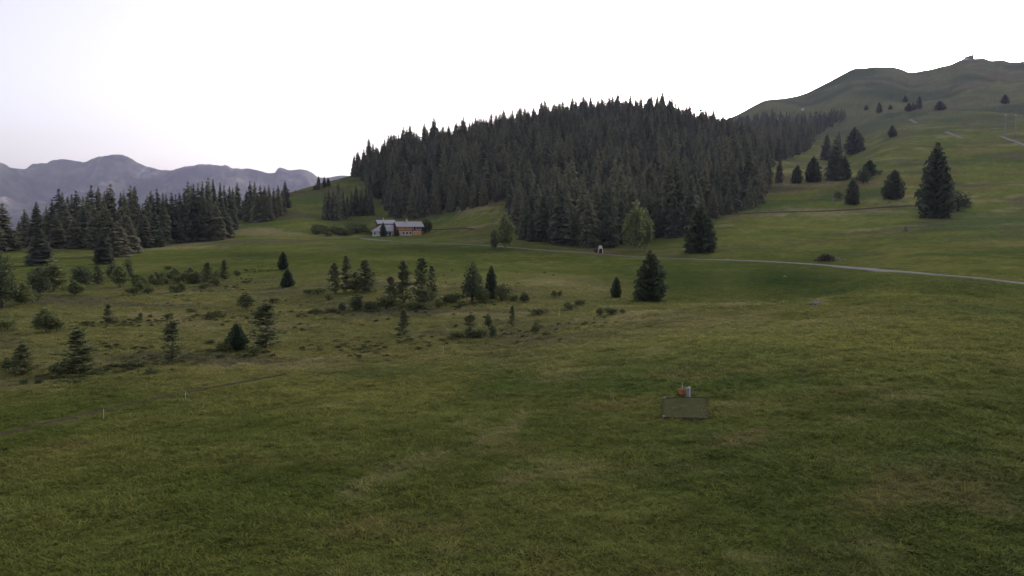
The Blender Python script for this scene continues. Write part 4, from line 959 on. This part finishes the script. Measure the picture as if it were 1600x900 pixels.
# annex with the pale hipped roof
ax, ay, az_ = spot(582, 369.3)
an = empty('farm_annex', (ax, ay, az_), math.radians(4), 'low annex with pale hipped roof left of the farmhouse', 'house')
w_, d_ = 8.4, 7.0
part('wall', an, M_white, [(0, w_, 0, d_, -1.2, 2.2)])
V = [(-.6, -.6, 2.0), (w_ + .6, -.6, 2.0), (w_ + .6, d_ + .6, 2.0), (-.6, d_ + .6, 2.0), (3.4, d_ / 2, 4.75), (w_ + .4, d_ / 2, 4.75)]
V += [(p[0], p[1], p[2] + .2) for p in V]
rf = part('roof', an, M_pale_roof, V=V, Fc=[(6, 7, 11, 10), (7, 8, 11), (8, 9, 10, 11), (9, 6, 10), (0, 3, 2, 1), (0, 1, 7, 6), (1, 2, 8, 7), (2, 3, 9, 8), (3, 0, 6, 9)])
window(an, 1.0, .8, .7, .8); window(an, 6.3, .8, .8, .8); part('door', an, M_dark, [(7.0, 7.9, -.05, .03, -.2, 1.85)])

# red barn behind
bx_, by_, bz_ = spot(586, 366.2)
bn = empty('red_barn', (bx_, by_ + 9, bz_ + .6), math.radians(20), 'red timber barn with pale roof behind the annex', 'barn')
w_, d_ = 7.6, 6.2
part('wall', bn, M_red, [(.12, w_ - .12, 0, d_, -1.2, 4.2)])
for xx in (0, w_ - .12): V, Fc = gable_end(xx, d_, 4.2, 5.6); part('gable', bn, M_red, V=V, Fc=Fc)
window(bn, 5.0, 3.0, .7, .7); window(bn, 2.4, 3.0, .7, .7)
rf = gable_roof(bn, w_, d_, 4.2, 5.6, .5, M_pale_roof)
part('chimney', rf, M_steel, [(2.6, 2.85, 2.2, 2.45, 5.0, 6.6), (2.52, 2.93, 2.12, 2.53, 6.6, 6.72)])

# ------------------------------------------------------------------ matting plot and markers in the near meadow
mx, my, mz = spot(1071, 640)
c4 = [spot(*p) for p in ((1037, 655), (1107, 655), (1103, 625.5), (1038, 626.5))]
c4 = [Vector(p) for p in c4]; ctr = sum(c4, Vector()) / 4
zz = max(p.z for p in c4)
nx = (c4[1] - c4[0] + c4[2] - c4[3]); sl = nx.z / nx.xy.length
ny = (c4[3] - c4[0] + c4[2] - c4[1]); sy = ny.z / ny.xy.length
def matz(x, y): return ctr.z + .10 + sl * (x - ctr.x) + sy * (y - ctr.y)
M_mat, t_, b_ = new_mat('worn_turf_matting')
n_ = noise_node(t_, 2.2, 5, 'Object', .7); n2_ = noise_node(t_, 30, 2, 'Object')
c_ = ramp(t_, n_.outputs[0], [(.3, (.050, .060, .022)), (.5, (.070, .074, .034)), (.72, (.086, .074, .044))])
t_.links.new(mixrgb(t_, 'MULTIPLY', .6, c_, ramp(t_, n2_.outputs[0], [(.3, (.6, .6, .6)), (.7, (1.35, 1.35, 1.35))])), b_.inputs['Base Color'])
b_.inputs['Roughness'].default_value = 1; b_.inputs['Specular IOR Level'].default_value = 0
M_eb = simple_mat('mossy_board', (.062, .058, .036), 1.0, .4, 5, 0.0)
mt = empty('turf_mat', (ctr.x, ctr.y, ctr.z), 0, 'flat rectangular patch of worn greyish matting in the near meadow', 'mat')
cl = [(p.x - ctr.x, p.y - ctr.y) for p in c4]
def lz(x, y): return .10 + sl * x + sy * y
V, Fc = [], []
n = 10
for j in range(n + 1):
    for i in range(n + 1):
        a, b = i / n, j / n
        x = (cl[0][0] * (1 - a) + cl[1][0] * a) * (1 - b) + (cl[3][0] * (1 - a) + cl[2][0] * a) * b
        y = (cl[0][1] * (1 - a) + cl[1][1] * a) * (1 - b) + (cl[3][1] * (1 - a) + cl[2][1] * a) * b
        V.append((x, y, lz(x, y) + random.uniform(-.008, .012)))
for j in range(n):
    for i in range(n): k = j * (n + 1) + i; Fc.append((k, k + 1, k + n + 2, k + n + 1))
part('matting', mt, M_mat, V=V, Fc=Fc)
for i in range(4):
    p, q = Vector(cl[i]), Vector(cl[(i + 1) % 4]); d = (q - p).normalized(); nn = Vector((d.y, -d.x)) * .07
    vs_ = [p, q, q + nn, p + nn]; V = [(v.x, v.y, lz(v.x, v.y) - .25) for v in vs_] + [(v.x, v.y, lz(v.x, v.y) + .025) for v in vs_]
    part('edge_board', mt, M_eb, V=V, Fc=[(0, 1, 2, 3), (4, 7, 6, 5), (0, 4, 5, 1), (1, 5, 6, 2), (2, 6, 7, 3), (3, 7, 4, 0)])
for i in (0, 3):
    x, y = cl[i]; part('corner_stone', mt, M_stone, [(x - .06, x + .06, y - .06, y + .05, lz(x, y) - .1, lz(x, y) + .06)])
# grey marker post
x, y, z = spot(1075.5, 622.5)
mp = empty('marker_post', (x, y, z), .2, 'short grey twin marker post behind the matting', 'post')
part('post', mp, M_grey, [(-.10, -.01, -.05, .05, -.2, .52)]); part('pale_plate', mp, M_steel, [(.03, .085, -.045, .045, -.2, .56)]); part('crossbar', mp, M_grey, [(-.012, .032, -.03, .03, .36, .42)])
# white rod
x, y, z = spot(1065.5, 616)
V, Fc = [], []; tube(V, Fc, [(0, 0, -.2), (0, 0, .3), (.01, 0, .55)], [.014, .013, .011], 8)
rd = empty('marker_rod', (x, y, z), 0, 'thin white rod standing in the orange basket', 'rod'); part('shaft', rd, M_white, V=V, Fc=Fc)
V, Fc = [], []; tube(V, Fc, [(.01, 0, .55), (.01, 0, .58)], [.02, .018], 8); part('cap', rd, M_white, V=V, Fc=Fc)
# orange basket
x, y, z = spot(1067, 617.5)
M_or = simple_mat('orange_plastic', (.34, .15, .06), .7, .2, 6)
bk = empty('orange_basket', (x, y, z), .3, 'orange-brown basket beside the grey marker post', 'basket')
part('bottom', bk, M_or, [(-.17, .17, -.11, .11, .04, .07)])
for k in range(7): xx = -.17 + .34 * k / 6 - .016; part('stave', bk, M_or, [(xx, xx + .032, -.125, -.111, .02, .30)]); part('stave', bk, M_or, [(xx, xx + .032, .111, .125, .02, .30)])
part('rim', bk, M_or, [(-.20, .20, -.145, -.126, .25, .31), (-.20, .20, .126, .145, .25, .31), (-.20, -.181, -.125, .125, .25, .31), (.181, .20, -.125, .125, .25, .31)])
part('end_panel', bk, M_or, [(-.18, -.171, -.11, .11, .07, .25)]); part('end_panel', bk, M_or, [(.171, .18, -.11, .11, .07, .25)])

# ------------------------------------------------------------------ wayside frame by the road
x, y, z = spot(938, 395)
wf = empty('wayside_frame', (x, y, z), .1, 'small white A-shaped wooden frame with dark red panel at the road', 'frame')
M_wp = simple_mat('white_painted_wood', (.60, .56, .54), .7, .12, 3); M_dr = simple_mat('dark_red_panel', (.085, .022, .022), .8, .2, 3)
for s in (-1, 1):
    for yy in (-.45, .45):
        V = [(s * .28, yy - .05, 2.0), (s * .28 + s * .16, yy - .05, 2.0), (s * .62 + s * .18, yy - .05, -.3), (s * .62, yy - .05, -.3)]; V += [(p[0], p[1] + .1, p[2]) for p in V]
        part('leg', wf, M_wp, V=V, Fc=[(0, 1, 2, 3), (4, 7, 6, 5), (0, 4, 5, 1), (1, 5, 6, 2), (2, 6, 7, 3), (3, 7, 4, 0)])
part('head_board', wf, M_wp, [(-.36, .36, -.56, .56, 1.25, 2.1)]); part('panel', wf, M_dr, [(-.48, .48, -.3, .3, .0, 1.22)])
x, y, z = spot(931.5, 395)
ct = empty('red_cart', (x, y, z), -.1, 'low dark red cart left of the white A-shaped frame', 'cart')
part('box', ct, M_dr, [(-.75, .6, -.45, .45, .38, 1.0)])
for s in (-1, 1):
    V, Fc = [], []
    for k in range(14):
        a = 2 * math.pi * k / 14; V += [(.32 * math.cos(a), s * .5 - .05, .33 + .32 * math.sin(a)), (.32 * math.cos(a), s * .5 + .05, .33 + .32 * math.sin(a))]
    Fc += [(2 * k, (2 * k + 2) % 28, (2 * k + 3) % 28, 2 * k + 1) for k in range(14)] + [tuple(range(0, 28, 2)), tuple(range(27, 0, -2))]
    part('wheel', ct, M_dark, V=V, Fc=Fc)
part('drawbar', ct, M_dark, [(.6, 1.5, -.04, .04, .42, .5)])

# ------------------------------------------------------------------ lift pylons, summit station, far hut
for (px, top, base, lab) in [(1570, 180, 212, 'left pole of the nearer pair of white pylons'), (1586, 180, 212, 'right pole of the nearer pair of white pylons'), (1537.5, 160, 168, 'shortest and leftmost of the far white pylons'), (1543, 155, 168, 'second far white pylon from the left'), (1550, 155.5, 168, 'third far white pylon from the left'), (1558, 154, 172, 'rightmost and lowest-footed far white pylon')]:
    x, y, z = spot(px, base); h = CAM_H + float(ray(px, top)[1]) * y - z
    e = empty('lift_pylon', (x, y, z), 0, lab, 'pylon', 'pylons of the ski lift')
    V, Fc = [], []; tube(V, Fc, [(0, 0, -1), (0, 0, h * .6), (0, 0, h)], [h * .030, h * .022, h * .014], 10); part('mast', e, M_pyl, V=V, Fc=Fc)
    part('crossarm', e, M_steel, [(-h * .06, h * .06, -h * .012, h * .012, h * 1.0, h * 1.02)])
    part('foot', e, M_stone, [(-h * .05, h * .05, -h * .05, h * .05, -1, h * .02)])
x, y, z = spot(1517, 93)
st = empty('summit_station', (x, y + 6, z + 1), math.radians(20), 'small grey cable-lift station on the summit', 'building')
V = [(-8, -6, -3), (6, -6, -3), (6, 6, -3), (-8, 6, -3), (-8, -6, 5.5), (7, -6, 10.5), (7, 6, 10.5), (-8, 6, 5.5)]
part('wall', st, simple_mat('grey_concrete', (.20, .20, .21), .9, .2, .4), V=V, Fc=[(0, 3, 2, 1), (4, 5, 6, 7), (0, 1, 5, 4), (1, 2, 6, 5), (2, 3, 7, 6), (3, 0, 4, 7)])
V, Fc = [], []; slab(V, Fc, [(-9.5, -7, 5.5), (8.5, -7, 11.5), (8.5, 7, 11.5), (-9.5, 7, 5.5)], .6); part('roof', st, M_grey, V=V, Fc=Fc)
part('terrace', st, M_white, [(-17, -8.2, -5, 5, -3, 1.2)]); part('mast', st, M_steel, [(1.7, 2.2, -.25, .25, 9, 15.5)])
part('window', st, M_glass, [(-5, 4.5, -6.12, -5.9, 1.5, 3.8)])
x, y, z = spot(1254, 172.5)
ht = empty('white_hut', (x, y, z), .2, 'tiny white hut above the far wood', 'hut')
part('wall', ht, M_white, [(-2, 2, -1.6, 1.6, -1, 2.2)]); V, Fc = [], []
slab(V, Fc, [(-2.3, -2, 2.15), (2.3, -2, 2.15), (2.3, 0, 3.4), (-2.3, 0, 3.4)], .15); slab(V, Fc, [(-2.3, .001, 3.4), (2.3, .001, 3.4), (2.3, 2, 2.15), (-2.3, 2, 2.15)], .15); part('roof', ht, M_pale_roof, V=V, Fc=Fc)

# ------------------------------------------------------------------ dead tree, stump, brush heap, stones, posts
x, y, z = spot(1302.5, 320)
k = y / F
de = empty('dead_tree', (x, y, z), 0, 'bare broken pale tree below the terrace spruces', 'tree')
V, Fc = [], []; tube(V, Fc, [(0, 0, -.5), (-.3 * k * 4, 0, 8 * k), (-.6 * k * 4, 0, 14 * k), (-.5 * k * 4, 0, 20 * k)], [.34, .26, .18, .06], 7); part('trunk', de, M_pale_bark, V=V, Fc=Fc)
rnd = random.Random(4)
for i in range(7):
    h0 = rnd.uniform(6, 18) * k; a = rnd.uniform(0, 6.28); L = rnd.uniform(3, 7) * k
    V, Fc = [], []; tube(V, Fc, [(-.3 * k * 3, 0, h0), (-.3 * k * 3 + math.cos(a) * L * .6, math.sin(a) * L * .6, h0 + L * .25), (-.3 * k * 3 + math.cos(a) * L, math.sin(a) * L, h0 + L * .7)], [.11, .07, .02], 5)
    part('branch', de, M_pale_bark, V=V, Fc=Fc)
x, y, z = spot(1415, 361)
V, Fc = [], []; tube(V, Fc, [(0, 0, -.4), (0, 0, .3), (.05, 0, .9), (.1, .05, 1.5)], [.75, .6, .5, .42], 9)
sm = empty('tree_stump', (x, y, z), 0, 'broken brown tree stump below the very large fir', 'stump'); part('stump', sm, M_wood, V=V, Fc=Fc)
for i in range(5):
    a = i * 1.3; V, Fc = [], []; tube(V, Fc, [(math.cos(a) * .4, math.sin(a) * .4, .35), (math.cos(a) * 1.0, math.sin(a) * 1.0, .1), (math.cos(a) * 1.5, math.sin(a) * 1.5, -.2)], [.22, .15, .06], 5); part('root', sm, M_wood, V=V, Fc=Fc)
x, y, z = spot(1290, 407)
hp = empty('brush_heap', (x, y, z), 0, 'heap of brown cut brushwood above the road', 'brush heap')
rnd = random.Random(9); V, Fc = [], []
for i in range(240):
    a = rnd.uniform(0, 6.28); r = rnd.random() ** .6 * 2.6; c = (math.cos(a) * r * 1.05, math.sin(a) * r * .8, max(.05, (1 - (r / 2.6) ** 2) * 2.0 * rnd.uniform(.3, 1)))
    b = rnd.uniform(0, 6.28); L = rnd.uniform(.5, 1.3); dz = rnd.uniform(-.5, .5)
    tube(V, Fc, [(c[0] - math.cos(b) * L / 2, c[1] - math.sin(b) * L / 2, c[2] - dz / 2), (c[0] + math.cos(b) * L / 2, c[1] + math.sin(b) * L / 2, c[2] + dz / 2)], [.07, .04], 4)
part('twigs', hp, simple_mat('brown_brush', (.085, .058, .045), .9, .35, 5), V=V, Fc=Fc)
V, Fc = leafy_geo(33, [(0, 0, .6, 2.1, 1.1)], 500, .28, .3); part('dry_leaves', hp, M_heath, V=V, Fc=Fc)

def stone_mesh(seed):
    rnd = random.Random(seed); V, Fc = [], []
    rings = [(-.4, .75), (-.05, 1.0), (.35, .8), (.6, .42)]
    for (zz_, rr_) in rings:
        for k in range(8):
            a = 2 * math.pi * k / 8 + rnd.uniform(-.2, .2); q = rr_ * rnd.uniform(.75, 1.2)
            V.append((math.cos(a) * q, math.sin(a) * q * .8, zz_ + rnd.uniform(-.1, .1)))
    for i in range(3):
        for k in range(8): Fc.append((i * 8 + k, i * 8 + (k + 1) % 8, (i + 1) * 8 + (k + 1) % 8, (i + 1) * 8 + k))
    Fc += [tuple(24 + k for k in range(8)), tuple(7 - k for k in range(8))]
    return mesh_np('stone', V, Fc, M_stone)
for i, (px, py, s, lab) in enumerate([(1302, 402, .34, 'pale boulder touching the brush heap'), (1311, 405, .4, 'pale boulder right of the brush heap'), (1318, 407, .3, 'small pale boulder second right of the brush heap'), (1341, 412, .3, 'lone pale stone on the bank above the road'), (771, 343, .9, 'pale rock on the dry slope above the road'), (1137, 405.5, .3, 'pale stone on the road verge below the broad fir'), (1226, 433, .35, 'pale stone lying in the green hollow'), (1282, 432, .22, 'small pale stone right in the green hollow'), (1276, 476, .35, 'dark small stone on the crest of the hollow'), (1254, 252, .8, 'pale boulder near the terrace edge')]):
    x, y, z = spot(px, py); o = obj('boulder', stone_mesh(i), None, (x, y, z + s * .2), i * 1.1, (s * 1.3, s, s)); tag(o, lab, 'boulder', 'scattered boulders')
for (px, top, base, lab) in [(874, 483, 495, 'white marker post in the right moor'), (693, 541, 553, 'thin pale post below the open-moor pine'), (290, 612, 624, 'pale fence post by the upper end of the trodden track'), (162, 640, 654, 'pale fence post midway along the trodden track')]:
    x, y, z = spot(px, base); h = CAM_H + float(ray(px, top)[1]) * y - z
    e = empty('marker_stake', (x, y, z), 0, lab, 'post', 'stakes in the meadow')
    V, Fc = [], []; tube(V, Fc, [(0, 0, -.2), (0, 0, h * .5), (.01, 0, h)], [.017, .016, .014], 7); part('shaft', e, M_steel, V=V, Fc=Fc)
    V, Fc = [], []; tube(V, Fc, [(.01, 0, h), (.01, 0, h + .03)], [.02, .012], 7); part('tip', e, M_white, V=V, Fc=Fc)

# ------------------------------------------------------------------ grass and heath
def tuft_mesh(name, seed, nb, hw, spread, lean, mat, segs=2):
    rnd = random.Random(seed); V, Fc = [], []
    for i in range(nb):
        a = rnd.uniform(0, 6.28); r = spread * math.sqrt(rnd.random()); x, y = math.cos(a) * r, math.sin(a) * r
        h = rnd.uniform(.45, 1.0); b = rnd.uniform(0, 6.28); l = lean * rnd.uniform(.3, 1.2) * h
        dx, dy = math.cos(b) * l + .16 * h, math.sin(b) * l; w2 = hw * rnd.uniform(.7, 1.3)
        c = rnd.uniform(0, 6.28); px_, py_ = math.cos(c) * w2, math.sin(c) * w2
        n = len(V)
        V += [(x - px_, y - py_, -.08), (x + px_, y + py_, -.08), (x + dx * .35 + px_ * .8, y + dy * .35 + py_ * .8, h * .6), (x + dx * .35 - px_ * .8, y + dy * .35 - py_ * .8, h * .6), (x + dx, y + dy, h * .95)]
        Fc += [(n, n + 1, n + 2, n + 3), (n + 3, n + 2, n + 4)]
    return mesh_np(name, V, Fc, mat)
M_blade = blade_mat('grass_blades', (2.0, 1.95, 1.85)); M_stalk = blade_mat('pale_stalks', (2.6, 2.2, 1.9))
tufts = [tuft_mesh('tuft_%d' % k, 700 + k, 18, .06, .85, 1.15, M_blade) for k in range(5)]
stalks = [tuft_mesh('stalks_%d' % k, 800 + k, 7, .022, .5, .25, M_stalk) for k in range(2)]
g = np.random.default_rng(77)
Ps, Ss, Rs, Is, Cs = [], [], [], [], []
mat_poly = [(1035, 658), (1109, 658), (1105, 624), (1036, 625)]
for (d0, d1, n, s0, s1) in ((12, 24, 30000, .085, .19), (24, 38, 42000, .095, .21), (38, 70, 52000, .11, .25), (70, 150, 40000, .15, .34)):
    D = np.sqrt(g.uniform(d0 ** 2, d1 ** 2, n)); u = g.uniform(-.8, .8, n); x, y = u * D, D
    z = land(x, y); pxx, pyy = project(x, y, z)
    keep = ~((pxx > 1040) & (pxx < 1102) & (pyy > 628) & (pyy < 652) & (g.random(n) > .35))
    nn = fbm(x, y, 1.3, 3, 171); keep &= (g.uniform(-1, 1, n) * .5 + nn) > -.45
    rm = road_mask(x, y); keep &= (rm > .5) | ((rm > .085) & (y < 70)); keep &= g.random(n) < 1 - smooth(95, 150, D)
    x, y, z, nn = x[keep], y[keep], z[keep], nn[keep]; m = len(x)
    hgt = .62 * (s0 + (s1 - s0) * g.random(m) ** 1.4) * (1 + .55 * nn) * (1 + .3 * fbm(x, y, 6, 3, 181)); wd = hgt * g.uniform(1.2, 2.1, m) + .06
    idx = g.integers(0, 5, m); st_ = g.random(m) < .035 * (1 + fbm(x, y, 8, 2, 191)); idx = np.where(st_, 5 + g.integers(0, 2, m), idx); hgt = np.where(st_, hgt * 1.6 + .08, hgt)
    Ps.append(np.c_[x, y, z]); Ss.append(np.c_[wd, wd, hgt]); Rs.append(np.c_[g.normal(0, .12, m), g.normal(0, .12, m), g.uniform(0, 6.28, m)]); Is.append(idx)
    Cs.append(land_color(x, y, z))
scatter('grass', np.concatenate(Ps), np.concatenate(Ss), np.concatenate(Rs), np.concatenate(Is), tufts + stalks, 'rough meadow grass covering the near slope', 'grass', np.concatenate(Cs))

# heath: low dark growth along the moor's ditches
HL = [([(60, 592), (130, 588), (200, 572), (290, 563), (360, 550), (430, 548)], 6), ([(110, 509), (220, 504), (330, 497), (450, 490), (560, 488), (700, 478), (800, 473)], 3), ([(620, 532), (720, 529), (800, 522), (900, 514), (960, 500)], 4), ([(470, 545), (540, 541), (600, 543)], 4), ([(140, 545), (200, 546), (240, 548)], 5), ([(200, 466), (280, 470), (340, 450), (420, 432)], 4), ([(380, 425), (440, 420)], 3)]
Hp, Hs = [], []
for pts, wpx in HL:
    pts = np.array(pts, float); L = np.r_[0, np.cumsum(np.hypot(*np.diff(pts, axis=0).T))]
    for t in np.arange(0, L[-1], 1.25):
        if g.random() < .45 + .5 * vnoise(t / 30, pts[0, 1], 5): continue
        x_, y_, z_ = spot(np.interp(t, L, pts[:, 0]) + g.normal(0, 3), np.interp(t, L, pts[:, 1]) + g.normal(0, wpx * 1.1))
        s_ = g.uniform(.12, .36) * (1 + .4 * (g.random() < .12)); Hp.append((x_, y_, z_ - .05)); Hs.append((s_ * 1.9, s_ * 1.6, s_))
for k in range(330):
    px_ = g.uniform(20, 930); py_ = g.uniform(436, 575) - px_ * .02
    if vnoise(px_ / 60, py_ / 14, 4) < -.05: continue
    x_, y_, z_ = spot(px_, py_); s_ = g.uniform(.12, .42) ; Hp.append((x_, y_, z_ - .05)); Hs.append((s_ * 1.5, s_ * 1.4, s_))
rndh = random.Random(3)
hm = []
for k in range(3):
    V, Fc = leafy_geo(930 + k, [(rndh.uniform(-.3, .3), rndh.uniform(-.3, .3), .35, .4, .35) for _ in range(4)], 220, .12, .3); hm.append(mesh_np('heath_%d' % k, V, Fc, [M_heath, M_shrub, M_shrub][k]))
m = len(Hp)
scatter('heath', np.array(Hp), np.array(Hs), np.c_[np.zeros(m), np.zeros(m), g.uniform(0, 6.28, m)], g.integers(0, 3, m), hm, 'low dark heath growing along the moor ditches', 'heath')

# ------------------------------------------------------------------ haze
zlo = min(float(gz.min()), float(Zm.min())) - 1.5; zhi = max(float(gz.max()) + 40, float(Zm.max())) + 10
V, Fc = [], []; box(V, Fc, float(Xm.min()) - 300, 7600, -7600, 10200, zlo, zhi)
mh = bpy.data.materials.new('air'); mh.use_nodes = True; t_ = mh.node_tree; t_.nodes.clear()
pv = t_.nodes.new('ShaderNodeVolumePrincipled'); ou = t_.nodes.new('ShaderNodeOutputMaterial'); t_.links.new(pv.outputs[0], ou.inputs['Volume'])
pv.inputs['Color'].default_value = (.66, .69, 1.0, 1); pv.inputs['Density'].default_value = 4.4e-5; pv.inputs['Anisotropy'].default_value = .25
tag(obj('haze', mesh_np('haze', V, Fc, mh)), 'thin evening haze over the valley', None, None, 'stuff')
